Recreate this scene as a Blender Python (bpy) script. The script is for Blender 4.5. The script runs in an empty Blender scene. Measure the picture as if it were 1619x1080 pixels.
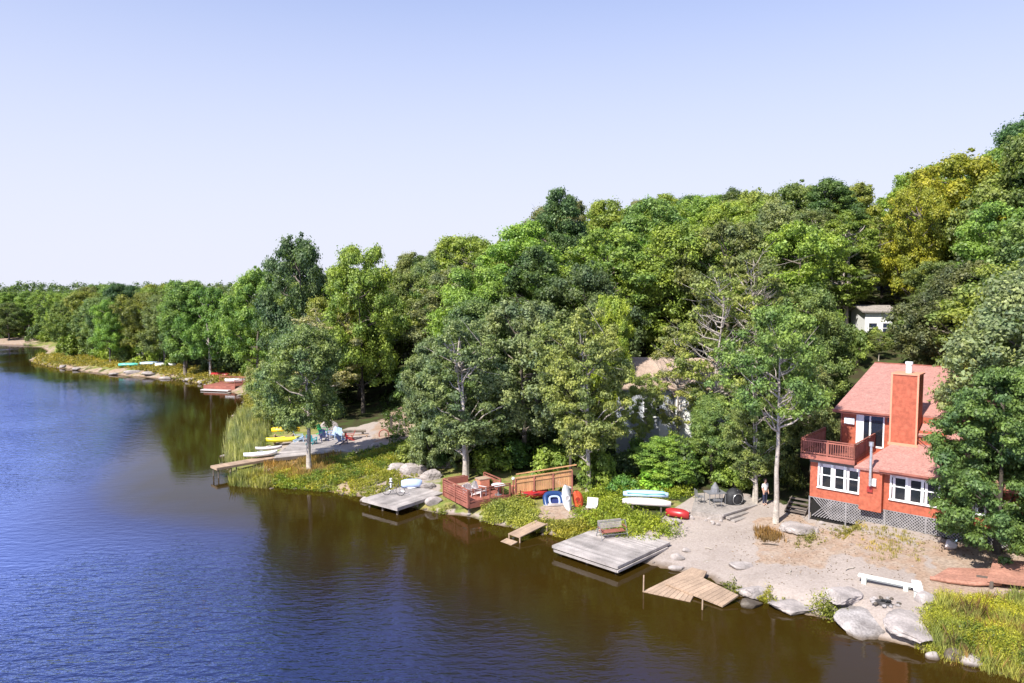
import bpy, math, random
import numpy as np
from mathutils import Vector, Matrix
R = math.radians
random.seed(7)
SC = bpy.context.scene
COL = SC.collection

# ---------------------------------------------------------------- camera, sky, sun, exposure
CAMH, FPX, PIT = 15.0, 1150.0, math.atan(85 / 1150)
cd = bpy.data.cameras.new('camera'); cam = bpy.data.objects.new('camera', cd); COL.objects.link(cam)
cd.sensor_width = 36; cd.lens = FPX / 1619 * 36; cd.clip_start = .3; cd.clip_end = 6000
cam.location = (0, 0, CAMH); cam.rotation_euler = (math.pi / 2 - PIT, 0, 0)
SC.camera = cam

SUN_EL = R(47); SUN_DIR = Vector((-.66 * math.cos(SUN_EL), -.751 * math.cos(SUN_EL), math.sin(SUN_EL)))  # towards the sun
sd = bpy.data.lights.new('sun', 'SUN'); sun = bpy.data.objects.new('sun', sd); COL.objects.link(sun)
sd.energy = 4.6; sd.angle = R(.55); sd.color = (1, .955, .88)
sun.rotation_euler = SUN_DIR.to_track_quat('Z', 'Y').to_euler(); sun.location = (-40, -50, 80)
W = bpy.data.worlds.new('World'); SC.world = W; W.use_nodes = True
wn = W.node_tree.nodes; wl = W.node_tree.links; wn.clear()
sky = wn.new('ShaderNodeTexSky'); sky.sky_type = 'NISHITA'; sky.sun_disc = False
sky.sun_elevation = SUN_EL; sky.sun_rotation = math.atan2(SUN_DIR.x, SUN_DIR.y)
sky.air_density = 1.0; sky.dust_density = 1.0; sky.ozone_density = 1.6; sky.altitude = 400
tint = wn.new('ShaderNodeMix'); tint.data_type = 'RGBA'; tint.blend_type = 'MULTIPLY'; tint.inputs[0].default_value = 1
tint.inputs[7].default_value = (1.44, 1.53, 2.12, 1)
gam = wn.new('ShaderNodeGamma'); gam.inputs[1].default_value = .5   # compresses the sky's range the way the photograph's processing does
bgn = wn.new('ShaderNodeBackground'); bgn.inputs[1].default_value = .12
wo = wn.new('ShaderNodeOutputWorld')
wl.new(sky.outputs[0], gam.inputs[0]); wl.new(gam.outputs[0], tint.inputs[6]); 
tcw = wn.new('ShaderNodeTexCoord'); sxz = wn.new('ShaderNodeSeparateXYZ'); wl.new(tcw.outputs['Generated'], sxz.inputs[0])
mz = wn.new('ShaderNodeMapRange'); mz.inputs[1].default_value = 0; mz.inputs[2].default_value = .42; wl.new(sxz.outputs[2], mz.inputs[0])      # summer haze low in the sky
pw = wn.new('ShaderNodeMath'); pw.operation = 'POWER'; pw.inputs[1].default_value = 1.35; wl.new(mz.outputs[0], pw.inputs[0])
hzn = wn.new('ShaderNodeMix'); hzn.data_type = 'RGBA'; hzn.inputs[6].default_value = (3.78, 3.90, 4.5, 1); wl.new(pw.outputs[0], hzn.inputs[0]); wl.new(tint.outputs[2], hzn.inputs[7])
wl.new(hzn.outputs[2], bgn.inputs[0]); wl.new(bgn.outputs[0], wo.inputs[0])
SC.view_settings.view_transform = 'Standard'; SC.view_settings.look = 'None'
SC.view_settings.exposure = .9; SC.view_settings.gamma = 1; SC.view_settings.use_curve_mapping = False
SC.render.engine = 'CYCLES'; SC.cycles.max_bounces = 6; SC.cycles.diffuse_bounces = 4; SC.cycles.transmission_bounces = 3
SC.cycles.sample_clamp_indirect = 6

# ---------------------------------------------------------------- photograph pixel -> point at a height
CP, SP = math.cos(PIT), math.sin(PIT)
def at(px, py, z=0.0):
    u = (px - 809.5) / FPX; v = (540 - py) / FPX
    d = Vector((u, CP + v * SP, -SP + v * CP))
    t = (z - CAMH) / d.z
    return Vector((d.x * t, d.y * t, z))
def pix(p):
    x, y, z = p[0], p[1], p[2] - CAMH
    f = y * CP - z * SP; up = y * SP + z * CP
    return 809.5 + FPX * x / f, 540 - FPX * up / f
def atY(px, Y):
    return (px - 809.5) / FPX * Y * 1.0

# ---------------------------------------------------------------- terrain
SHORE = [(1700, 1085, .5), (1619, 1068, .5), (1540, 1052, .5), (1480, 1035, .5), (1430, 1020, .6), (1390, 1012, .7), (1340, 985, .6),
         (1270, 972, .35), (1220, 955, .3), (1165, 942, .25), (1120, 915, .1), (1062, 903, .02), (1010, 890, .05), (950, 868, .2),
         (890, 850, .3), (830, 838, .3), (780, 830, .4), (740, 817, .4), (690, 812, .4), (650, 803, .4), (580, 788, .4), (520, 778, .4),
         (450, 772, .3), (380, 764, .3), (362, 752, .3), (358, 722, .3), (360, 690, .3), (372, 660, .3), (392, 640, .3), (385, 628, .3),
         (340, 612, .4), (280, 600, .5), (230, 597, .5), (150, 590, .5), (85, 581, .5), (50, 574, .3), (44, 569, .3), (60, 563, .3),
         (75, 556, .4), (64, 549, .4), (0, 545, .5), (-100, 541, .5), (-500, 536, .5)]
SW = [(at(a, b, 0).x, at(a, b, 0).y, c) for a, b, c in SHORE]
SW = [(95, -70, .5), (48, 8, .5)] + SW + [(-900, 230, .5)]
SA = np.array(SW)
LAND = np.array([(s[0], s[1]) for s in SW] + [(-2500, 300), (-2500, 3000), (2500, 3000), (2500, -70)])
def inpoly(P, x, y):
    P = np.asarray(P); c = np.zeros(np.shape(x), bool); n = len(P)
    for i in range(n):
        x1, y1 = P[i][0], P[i][1]; x2, y2 = P[i - 1][0], P[i - 1][1]
        if y1 == y2: continue
        c ^= ((y1 > y) != (y2 > y)) & (x < (x2 - x1) * (y - y1) / (y2 - y1) + x1)
    return c
def shore_d(x, y):
    x = np.asarray(x, float); y = np.asarray(y, float)
    best = np.full(x.shape, 1e9); bank = np.zeros(x.shape)
    for i in range(len(SA) - 1):
        ax, ay, ab = SA[i]; bx, by, bb = SA[i + 1]
        dx, dy = bx - ax, by - ay; L = dx * dx + dy * dy + 1e-9
        t = np.clip(((x - ax) * dx + (y - ay) * dy) / L, 0, 1)
        d = np.hypot(x - ax - t * dx, y - ay - t * dy)
        m = d < best
        best = np.where(m, d, best); bank = np.where(m, ab + t * (bb - ab), bank)
    return np.where(inpoly(LAND, x, y), best, -best), bank
def ss(t):
    t = np.clip(t, 0, 1); return t * t * (3 - 2 * t)
_rs = np.random.RandomState(3)
_wv = [(_rs.uniform(-1, 1) * k, _rs.uniform(-1, 1) * k, _rs.uniform(0, 6.3), .5 / k ** .8) for k in (.12, .2, .35, .6, .9, 1.5, 2.4, 3.3) for _ in range(2)]
def wob(x, y):
    return sum(a * np.sin(kx * x + ky * y + p) for kx, ky, p, a in _wv)
def ground(x, y):
    x = np.asarray(x, float); y = np.asarray(y, float)
    d, b = shore_d(x, y)
    up = b * ss(d / 1.3) + .085 * np.clip(d, 0, 14) + .03 * wob(x, y) * ss(d / 2)
    f = np.clip((x + 58) / 36, .04, 1)
    hill = 27 * (1 - np.exp(-np.clip(d - 15, 0, 110) * .30 * f / 27))
    up = up + hill + .12 * wob(x * .3, y * .3) * ss((d - 12) / 10) 
    return np.where(d > 0, up, np.clip(d * .5, -1.6, -.0) + .0)
def gz(x, y): return float(ground(np.array([x]), np.array([y]))[0])
def gpt(px, py, dz=0.0):
    """point where the line of sight through a pixel meets the ground"""
    z = 1.0
    for _ in range(30):
        p = at(px, py, z); z = .5 * z + .5 * max(gz(p.x, p.y), 0)
    p = at(px, py, z); return Vector((p.x, p.y, max(gz(p.x, p.y), 0) + dz))

# ---------------------------------------------------------------- materials
def newmat(name):
    m = bpy.data.materials.new(name); m.use_nodes = True
    nt = m.node_tree; nt.nodes.clear(); return m, nt.nodes, nt.links
def mixc(n, l, blend, fac, a, b):
    x = n.new('ShaderNodeMix'); x.data_type = 'RGBA'; x.blend_type = blend
    for s, v in ((x.inputs[0], fac), (x.inputs[6], a), (x.inputs[7], b)):
        if hasattr(v, 'is_output') or isinstance(v, bpy.types.NodeSocket): l.new(v, s)
        elif isinstance(v, (int, float)): s.default_value = v
        else: s.default_value = (*v[:3], 1)
    return x.outputs[2]
def noise(n, l, scale, detail=4, rough=.55, vec=None, coord='Object'):
    t = n.new('ShaderNodeTexNoise'); t.inputs['Scale'].default_value = scale; t.inputs['Detail'].default_value = detail; t.inputs['Roughness'].default_value = rough
    if vec is None:
        c = n.new('ShaderNodeTexCoord'); vec = c.outputs[coord]
    l.new(vec, t.inputs['Vector']); return t.outputs[0]
def ramp(n, l, v, a, b):
    r = n.new('ShaderNodeMapRange'); r.inputs[1].default_value = a; r.inputs[2].default_value = b; l.new(v, r.inputs[0]); return r.outputs[0]
def bump(n, l, h, strength, dist=.02):
    b = n.new('ShaderNodeBump'); b.inputs['Strength'].default_value = strength; b.inputs['Distance'].default_value = dist; l.new(h, b.inputs['Height']); return b.outputs[0]
def mat(name, col, rough=.7, var=.25, scale=3.0, col2=None, bmp=.0, island=0.0, metal=0.0, spec=.35, fine=0, siding=False, courses=False, wet=False):
    m, n, l = newmat(name)
    p = n.new('ShaderNodeBsdfPrincipled'); o = n.new('ShaderNodeOutputMaterial'); l.new(p.outputs[0], o.inputs[0])
    if col2 is None: col2 = tuple(c * (1 - var) for c in col)
    nz = noise(n, l, scale, 5)
    c = mixc(n, l, 'MIX', ramp(n, l, nz, .35, .68), col, col2)
    if fine:
        c = mixc(n, l, 'MULTIPLY', .5, c, mixc(n, l, 'MIX', ramp(n, l, noise(n, l, fine, 2), .35, .65), (.6, .6, .6), (1.25, 1.25, 1.25)))
    if island:
        g = n.new('ShaderNodeNewGeometry')
        k = mixc(n, l, 'MIX', g.outputs['Random Per Island'], (1 - island,) * 3, (1 + island * .6,) * 3)
        c = mixc(n, l, 'MULTIPLY', 1.0, c, k)
    if siding:     # rain streaks and grooves between the upright boards
        tc = n.new('ShaderNodeTexCoord'); mp = n.new('ShaderNodeMapping'); mp.inputs['Scale'].default_value = (6, 6, .5); l.new(tc.outputs['Object'], mp.inputs['Vector'])
        c = mixc(n, l, 'MULTIPLY', .6, c, mixc(n, l, 'MIX', ramp(n, l, noise(n, l, 1, 4, .6, mp.outputs[0]), .3, .6), (.72, .70, .70), (1.08, 1.08, 1.08)))
        sx = n.new('ShaderNodeSeparateXYZ'); l.new(tc.outputs['Object'], sx.inputs[0]); fm = n.new('ShaderNodeMath'); fm.operation = 'FRACT'; dv_ = n.new('ShaderNodeMath'); dv_.operation = 'MULTIPLY'; dv_.inputs[1].default_value = 3.3
        l.new(sx.outputs[0], dv_.inputs[0]); l.new(dv_.outputs[0], fm.inputs[0]); gt = n.new('ShaderNodeMath'); gt.operation = 'LESS_THAN'; gt.inputs[1].default_value = .07; l.new(fm.outputs[0], gt.inputs[0])
        c = mixc(n, l, 'MULTIPLY', gt.outputs[0], c, (.62, .58, .58))
    if courses:    # rows of shingles, each tab a little different
        tc = n.new('ShaderNodeTexCoord'); bk = n.new('ShaderNodeTexBrick'); l.new(tc.outputs['Object'], bk.inputs['Vector']); bk.inputs['Scale'].default_value = 1; bk.inputs['Brick Width'].default_value = .32; bk.inputs['Row Height'].default_value = .19
        bk.inputs['Mortar Size'].default_value = .012; bk.inputs['Color1'].default_value = (1.12, 1.1, 1.08, 1); bk.inputs['Color2'].default_value = (.80, .80, .82, 1); bk.inputs['Mortar'].default_value = (.55, .52, .52, 1)
        c = mixc(n, l, 'MULTIPLY', .8, c, bk.outputs[0])
    if wet:        # darker where the lake keeps the stone wet
        gp_ = n.new('ShaderNodeNewGeometry'); sz = n.new('ShaderNodeSeparateXYZ'); l.new(gp_.outputs['Position'], sz.inputs[0])
        c = mixc(n, l, 'MULTIPLY', 1.0, c, mixc(n, l, 'MIX', ramp(n, l, sz.outputs[2], .05, .16), (.38, .33, .27), (1, 1, 1)))
    l.new(c, p.inputs['Base Color']); p.inputs['Roughness'].default_value = rough; p.inputs['Metallic'].default_value = metal
    p.inputs['Specular IOR Level'].default_value = spec
    if bmp: l.new(bump(n, l, noise(n, l, scale * 5, 4), bmp, .03), p.inputs['Normal'])
    return m
def leafmat(name, trans=.30, island=.4, gain=2.25):
    """base colour comes from the object's own colour; each leaf and each spray varies a little"""
    m, n, l = newmat(name)
    oi = n.new('ShaderNodeObjectInfo'); g = n.new('ShaderNodeNewGeometry')
    k = mixc(n, l, 'MIX', g.outputs['Random Per Island'], (1 - island,) * 3, (1 + island, 1 + island * .9, 1 + island * .3))
    nz = noise(n, l, .55, 3)
    k2 = mixc(n, l, 'MIX', ramp(n, l, nz, .35, .65), (.66, .76, .84), (1.24, 1.15, .86))
    c = mixc(n, l, 'MULTIPLY', 1.0, mixc(n, l, 'MULTIPLY', 1.0, oi.outputs['Color'], k), k2)
    c = mixc(n, l, 'MULTIPLY', 1.0, c, (1.05 * gain, .96 * gain, gain))
    d = n.new('ShaderNodeBsdfPrincipled'); d.inputs['Roughness'].default_value = .5; d.inputs['Specular IOR Level'].default_value = .35; l.new(c, d.inputs['Base Color'])
    t = n.new('ShaderNodeBsdfTranslucent'); l.new(mixc(n, l, 'MULTIPLY', 1.0, c, (1.25, 1.5, .5)), t.inputs[0])
    mx = n.new('ShaderNodeMixShader'); mx.inputs[0].default_value = trans
    o = n.new('ShaderNodeOutputMaterial'); l.new(d.outputs[0], mx.inputs[1]); l.new(t.outputs[0], mx.inputs[2]); l.new(mx.outputs[0], o.inputs[0])
    return m
def groundmat():
    m, n, l = newmat('earth')
    p = n.new('ShaderNodeBsdfPrincipled'); o = n.new('ShaderNodeOutputMaterial'); l.new(p.outputs[0], o.inputs[0])
    a = n.new('ShaderNodeVertexColor'); a.layer_name = 'cover'; sp = n.new('ShaderNodeSeparateColor'); l.new(a.outputs[0], sp.inputs[0])
    def edge(s, sc):   # break a painted boundary with noise
        ad = n.new('ShaderNodeMath'); ad.operation = 'ADD'; l.new(s, ad.inputs[0]); l.new(ramp(n, l, noise(n, l, sc, 5), .2, .8), ad.inputs[1])
        return ramp(n, l, ad.outputs[0], .85, 1.15)
    forest = mixc(n, l, 'MIX', ramp(n, l, noise(n, l, .8, 5), .4, .6), (.05, .042, .022), (.055, .075, .022))
    sand = mixc(n, l, 'MIX', ramp(n, l, noise(n, l, .35, 6), .4, .62), (.365, .31, .275), (.32, .27, .238))
    sand = mixc(n, l, 'MULTIPLY', .32, sand, mixc(n, l, 'MIX', ramp(n, l, noise(n, l, 9, 3), .35, .65), (.62, .6, .58), (1.2, 1.2, 1.2)))
    sand = mixc(n, l, 'MULTIPLY', .5, sand, mixc(n, l, 'MIX', ramp(n, l, noise(n, l, 2.2, 4), .3, .45), (.85, .83, .8), (1.06, 1.06, 1.06)))
    clay = mixc(n, l, 'MIX', ramp(n, l, noise(n, l, 1.2, 5), .38, .62), (.335, .235, .17), (.36, .28, .22))
    clay = mixc(n, l, 'MULTIPLY', .6, clay, mixc(n, l, 'MIX', ramp(n, l, noise(n, l, 7, 3), .35, .6), (.6, .6, .58), (1.15, 1.15, 1.15)))
    grass = mixc(n, l, 'MIX', ramp(n, l, noise(n, l, 1.0, 5), .4, .6), (.155, .19, .045), (.26, .225, .085))
    c = mixc(n, l, 'MIX', edge(sp.outputs[1], 1.6), forest, grass)
    c = mixc(n, l, 'MIX', edge(sp.outputs[0], .9), c, sand)
    c = mixc(n, l, 'MIX', edge(sp.outputs[2], 1.0), c, clay)
    tc2 = n.new('ShaderNodeTexCoord'); sz = n.new('ShaderNodeSeparateXYZ'); l.new(tc2.outputs['Object'], sz.inputs[0])      # wet ground just above the waterline
    wa = n.new('ShaderNodeMath'); wa.operation = 'MULTIPLY_ADD'; l.new(noise(n, l, 1.3, 4), wa.inputs[0]); wa.inputs[1].default_value = -.16; l.new(sz.outputs[2], wa.inputs[2])
    c = mixc(n, l, 'MULTIPLY', 1.0, c, mixc(n, l, 'MIX', ramp(n, l, wa.outputs[0], -.08, .03), (.42, .36, .28), (1, 1, 1)))
    l.new(c, p.inputs['Base Color']); p.inputs['Roughness'].default_value = .95; p.inputs['Specular IOR Level'].default_value = .1
    l.new(bump(n, l, noise(n, l, 7, 6, .7), .7, .08), p.inputs['Normal'])
    return m
def watermat():
    m, n, l = newmat('lake_water')
    p = n.new('ShaderNodeBsdfDiffuse'); gl_ = n.new('ShaderNodeBsdfGlossy'); gl_.inputs['Roughness'].default_value = .05; gl_.inputs['Color'].default_value = (.49, .62, 1.05, 1)
    fz = n.new('ShaderNodeFresnel'); fz.inputs['IOR'].default_value = 1.33; mf = n.new('ShaderNodeMath'); mf.operation = 'MULTIPLY_ADD'; mf.inputs[1].default_value = 2.6; mf.inputs[2].default_value = .0; mf.use_clamp = True
    l.new(fz.outputs[0], mf.inputs[0]); ms = n.new('ShaderNodeMixShader'); l.new(mf.outputs[0], ms.inputs[0]); l.new(p.outputs[0], ms.inputs[1]); l.new(gl_.outputs[0], ms.inputs[2])
    o = n.new('ShaderNodeOutputMaterial'); l.new(ms.outputs[0], o.inputs[0])
    tc = n.new('ShaderNodeTexCoord')
    wv_ = n.new('ShaderNodeVertexColor'); wv_.layer_name = 'wind'   # peat-brown near shore; reflected sky blue mixed into the open water's base colour
    l.new(mixc(n, l, 'MIX', wv_.outputs[0], mixc(n, l, 'MIX', ramp(n, l, noise(n, l, .06, 3), .35, .65), (.032, .0175, .0022), (.027, .0185, .0028)), (.008, .009, .020)), p.inputs['Color'])
    mp = n.new('ShaderNodeMapping'); mp.inputs['Rotation'].default_value = (0, 0, R(-14)); mp.inputs['Scale'].default_value = (.42, 1.0, 1.0)
    l.new(tc.outputs['Object'], mp.inputs['Vector'])
    w1 = noise(n, l, 2.6, 3, .5, mp.outputs[0]); w2 = noise(n, l, 6.5, 3, .5, mp.outputs[0]); w3 = noise(n, l, .8, 2, .5, mp.outputs[0])
    a = n.new('ShaderNodeMath'); a.operation = 'MULTIPLY_ADD'; l.new(w2, a.inputs[0]); a.inputs[1].default_value = .42; l.new(w1, a.inputs[2])
    a2 = n.new('ShaderNodeMath'); a2.operation = 'MULTIPLY_ADD'; l.new(w3, a2.inputs[0]); a2.inputs[1].default_value = .5; l.new(a.outputs[0], a2.inputs[2])
    # the breeze reaches the open water; near the wooded shore it stays calm
    at_ = n.new('ShaderNodeVertexColor'); at_.layer_name = 'wind'; sp = n.new('ShaderNodeSeparateColor'); l.new(at_.outputs[0], sp.inputs[0])
    pat = n.new('ShaderNodeMath'); pat.operation = 'MULTIPLY'; l.new(sp.outputs[0], pat.inputs[0])
    l.new(ramp(n, l, noise(n, l, .035, 4), .25, .6), pat.inputs[1])
    st = n.new('ShaderNodeMath'); st.operation = 'MULTIPLY_ADD'; l.new(pat.outputs[0], st.inputs[0]); st.inputs[1].default_value = .46; st.inputs[2].default_value = .014
    gk = n.new('ShaderNodeMath'); gk.operation = 'MULTIPLY_ADD'; l.new(sp.outputs[0], gk.inputs[0]); gk.inputs[1].default_value = 3.5; gk.inputs[2].default_value = 1.15; l.new(gk.outputs[0], mf.inputs[1])   # sky reflection pushed past plain Fresnel to brighten the open water
    l.new(mixc(n, l, 'MIX', ramp(n, l, sp.outputs[0], 0, .22), (.72, .72, .74), (.46, .58, 1.08)), gl_.inputs['Color'])  # sky blue painted into the gloss tint away from the shore
    b = n.new('ShaderNodeBump'); b.inputs['Distance'].default_value = .32; l.new(a2.outputs[0], b.inputs['Height']); l.new(st.outputs[0], b.inputs['Strength'])
    l.new(b.outputs[0], p.inputs['Normal']); l.new(b.outputs[0], gl_.inputs['Normal']); l.new(b.outputs[0], fz.inputs['Normal'])
    return m
M = {}
M['leaf'] = leafmat('foliage'); M['needle'] = leafmat('needles', .12, .25); M['weed'] = leafmat('weeds', .35, .6, 1.05)
M['bark'] = mat('bark', (.20, .165, .13), .9, .5, 2.5, bmp=.8, fine=14)
M['bark_dark'] = mat('dark_bark', (.085, .07, .055), .9, .5, 2.5, bmp=.8)
M['bark_pale'] = mat('pale_bark', (.46, .40, .34), .85, .45, 3.0, bmp=.7, fine=14)
M['red_paint'] = mat('coral_red_siding', (.43, .115, .064), .75, .2, .6, fine=5, spec=.25, siding=True)
M['shingle'] = mat('pinkish_shingles', (.375, .205, .155), .9, .28, 1.1, bmp=.5, fine=9, courses=True)
M['earth'] = groundmat(); M['water'] = watermat()
M['dock'] = mat('weathered_boards', (.44, .395, .37), .8, .4, 1.1, island=.26, fine=25)
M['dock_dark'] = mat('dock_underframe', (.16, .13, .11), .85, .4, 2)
M['tan_wood'] = mat('tan_boards', (.42, .30, .21), .8, .28, 1.3, island=.14, fine=20)
M['redwood'] = mat('red_stained_boards', (.34, .12, .085), .75, .4, 1.5, island=.22)
M['fence'] = mat('amber_fence_boards', (.50, .26, .12), .8, .35, 1.5, island=.22)
M['red_paint'] = mat('coral_red_siding', (.43, .115, .064), .7, .16, .8, fine=5, spec=.25)
M['orange_trim'] = mat('pale_coral_trim', (.72, .28, .17), .6, .1)
M['shingle'] = mat('pinkish_shingles', (.43, .215, .18), .9, .2, 2.5, bmp=.5, fine=9)
M['white'] = mat('white_paint', (.80, .80, .78), .5, .08)
M['glassd'] = mat('window_glass', (.018, .022, .028), .06, .4, .7, spec=.7)
M['lattice'] = mat('pale_lattice', (.31, .29, .29), .8, .4, 1.5)
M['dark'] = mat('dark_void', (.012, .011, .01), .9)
M['rust_boards'] = mat('rust_red_boards', (.42, .205, .145), .85, .3, 1.2, island=.12, fine=9)
M['steel'] = mat('galvanised_pipe', (.62, .62, .62), .35, .25, 6, metal=.6)
M['grey_metal'] = mat('grey_metal', (.20, .20, .21), .5, .3)
M['black'] = mat('black_cover', (.025, .025, .027), .6, .4, 4, bmp=.5)
M['rock'] = mat('granite', (.37, .34, .325), .9, .35, 1.2, col2=(.17, .15, .14), bmp=1.0, fine=11, wet=True)
M['rock_pale'] = mat('pale_granite', (.42, .37, .345), .9, .5, 1.1, bmp=1.0, fine=9, wet=True)
M['rock_dark'] = mat('wet_granite', (.10, .08, .06), .5, .4, 1.5, bmp=.9)
M['concrete'] = mat('concrete', (.34, .30, .27), .9, .25, 1.5, bmp=.5, fine=7)
M['greyhouse'] = mat('grey_siding', (.36, .38, .41), .7, .15); M['tanroof'] = mat('tan_shingles', (.42, .31, .24), .9, .35, 1.2, bmp=.6, fine=8)
M['brownhouse'] = mat('red_brown_siding', (.16, .04, .025), .8, .2)
M['ash'] = mat('fire_ash', (.10, .09, .085), .95, .7, 6, bmp=1)
def plastic(name, c, rough=.35): M[name] = mat(name, c, rough, .10, 4, spec=.5)
for nm, c in dict(yellow_plastic=(.80, .50, .02), lemon_plastic=(.78, .70, .05), white_plastic=(.80, .80, .80), red_plastic=(.36, .022, .022), orange_plastic=(.62, .10, .04),
                  blue_plastic=(.015, .05, .16), lightblue_paint=(.40, .54, .70), cream_paint=(.62, .56, .55), teal_plastic=(.03, .30, .34), green_plastic=(.04, .35, .12),
                  navy_plastic=(.02, .03, .12), skyblue_plastic=(.42, .52, .75), aqua_paint=(.10, .45, .35), darkred_paint=(.30, .03, .02), skin=(.55, .33, .24),
                  denim=(.03, .035, .07), hair=(.03, .02, .015), mint_paint=(.72, .76, .68)).items(): plastic(nm, c)

# ---------------------------------------------------------------- mesh building
class MB:
    def __init__(s): s.v = []; s.f = []
    def add(s, vs, fs):
        k = len(s.v); s.v += [tuple(v) for v in vs]; s.f += [tuple(i + k for i in f) for f in fs]; return s
    def box(s, x0, x1, y0, y1, z0, z1):
        return s.add([(x0, y0, z0), (x1, y0, z0), (x1, y1, z0), (x0, y1, z0), (x0, y0, z1), (x1, y0, z1), (x1, y1, z1), (x0, y1, z1)],
                     [(0, 3, 2, 1), (4, 5, 6, 7), (0, 1, 5, 4), (1, 2, 6, 5), (2, 3, 7, 6), (3, 0, 4, 7)])
    def beam(s, a, b, w, h=None, up=(0, 0, 1)):
        a = Vector(a); b = Vector(b); h = h or w; d = (b - a).normalized(); u = Vector(up)
        if abs(d.dot(u)) > .98: u = Vector((1, 0, 0))
        r = d.cross(u).normalized() * (w / 2); t = r.cross(d).normalized() * (h / 2)
        vs = [p + q for p in (a, b) for q in (-r - t, r - t, r + t, -r + t)]
        return s.add(vs, [(0, 3, 2, 1), (4, 5, 6, 7), (0, 1, 5, 4), (1, 2, 6, 5), (2, 3, 7, 6), (3, 0, 4, 7)])
    def tube(s, pts, rad, n=7, cap=True):
        pts = [Vector(p) for p in pts]; rings = []
        if not hasattr(rad, '__len__'): rad = [rad] * len(pts)
        for i, p in enumerate(pts):
            d = (pts[min(i + 1, len(pts) - 1)] - pts[max(i - 1, 0)]).normalized()
            u = Vector((1, 0, 0)) if abs(d.x) < .8 else Vector((0, 1, 0))
            a = d.cross(u).normalized(); b = d.cross(a)
            rings.append([p + (a * math.cos(6.2832 * k / n) + b * math.sin(6.2832 * k / n)) * rad[i] for k in range(n)])
        vs = [v for r in rings for v in r]; fs = []
        for i in range(len(pts) - 1):
            for k in range(n):
                fs.append((i * n + k, i * n + (k + 1) % n, (i + 1) * n + (k + 1) % n, (i + 1) * n + k))
        if cap: fs.append(tuple(range(n))); fs.append(tuple((len(pts) - 1) * n + k for k in reversed(range(n))))
        return s.add(vs, fs)
    def torus(s, c, r, t, axis='y', n=18, m=6):
        vs = []; fs = []
        for i in range(n):
            A = 6.2832 * i / n
            for j in range(m):
                B = 6.2832 * j / m; q = r + t * math.cos(B); h = t * math.sin(B)
                p = {'y': (q * math.cos(A), h, q * math.sin(A)), 'x': (h, q * math.cos(A), q * math.sin(A)), 'z': (q * math.cos(A), q * math.sin(A), h)}[axis]
                vs.append(Vector(c) + Vector(p)); fs.append((i * m + j, ((i + 1) % n) * m + j, ((i + 1) % n) * m + (j + 1) % m, i * m + (j + 1) % m))
        return s.add(vs, fs)
    def prism(s, poly, z0, z1):
        """upright prism; z0 / z1 may be lists, one height per corner"""
        n = len(poly); a = z0 if hasattr(z0, '__len__') else [z0] * n; b = z1 if hasattr(z1, '__len__') else [z1] * n
        vs = [(p[0], p[1], a[i]) for i, p in enumerate(poly)] + [(p[0], p[1], b[i]) for i, p in enumerate(poly)]
        return s.add(vs, [tuple(reversed(range(n))), tuple(range(n, 2 * n))] + [(i, (i + 1) % n, n + (i + 1) % n, n + i) for i in range(n)])
    def build(s, name, m, parent=None, label=None, smooth=False, loc=None):
        me = bpy.data.meshes.new(name); me.from_pydata([tuple(v) for v in s.v], [], s.f); me.update()
        if m: me.materials.append(M[m] if isinstance(m, str) else m)
        if smooth: me.polygons.foreach_set('use_smooth', [True] * len(me.polygons))
        o = bpy.data.objects.new(name, me); COL.objects.link(o)
        if parent: o.parent = parent
        if loc is not None: o.location = loc
        if label: o['label'] = label
        return o
def bevel(o, w=.02, seg=2):
    b = o.modifiers.new('bevel', 'BEVEL'); b.width = w; b.segments = seg; b.limit_method = 'ANGLE'; return o
def tag(o, label, cat, group=None, kind=None):
    o['label'] = label; o['category'] = cat
    if group: o['group'] = group
    if kind: o['kind'] = kind
    return o
def thing(name, label, cat, loc=(0, 0, 0), rz=0.0, group=None):
    o = bpy.data.objects.new(name, None); COL.objects.link(o); o.empty_display_size = .3
    o.location = loc; o.rotation_euler = (0, 0, rz); return tag(o, label, cat, group)
def copy_tree(root, loc, rz, label, group=None, scale=None):
    c = root.copy(); COL.objects.link(c); c.location = loc; c.rotation_euler = (0, 0, rz); c['label'] = label
    if group: c['group'] = group
    if scale is not None: c.scale = scale
    for ch in list(root.children):
        k = ch.copy(); COL.objects.link(k); k.parent = c
        for g in list(ch.children):
            q = g.copy(); COL.objects.link(q); q.parent = k
    return c
def npmesh(name, V, F, m, smooth=False):
    """V (n,3) array, F (k,4) array of quads"""
    me = bpy.data.meshes.new(name); V = np.asarray(V, np.float32); F = np.asarray(F, np.int32)
    me.vertices.add(len(V)); me.vertices.foreach_set('co', V.ravel())
    me.loops.add(F.size); me.loops.foreach_set('vertex_index', F.ravel())
    me.polygons.add(len(F)); me.polygons.foreach_set('loop_start', np.arange(len(F), dtype=np.int32) * F.shape[1])
    if smooth: me.polygons.foreach_set('use_smooth', np.ones(len(F), bool))
    me.update(calc_edges=True); me.validate()
    if m: me.materials.append(M[m] if isinstance(m, str) else m)
    return me

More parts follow.
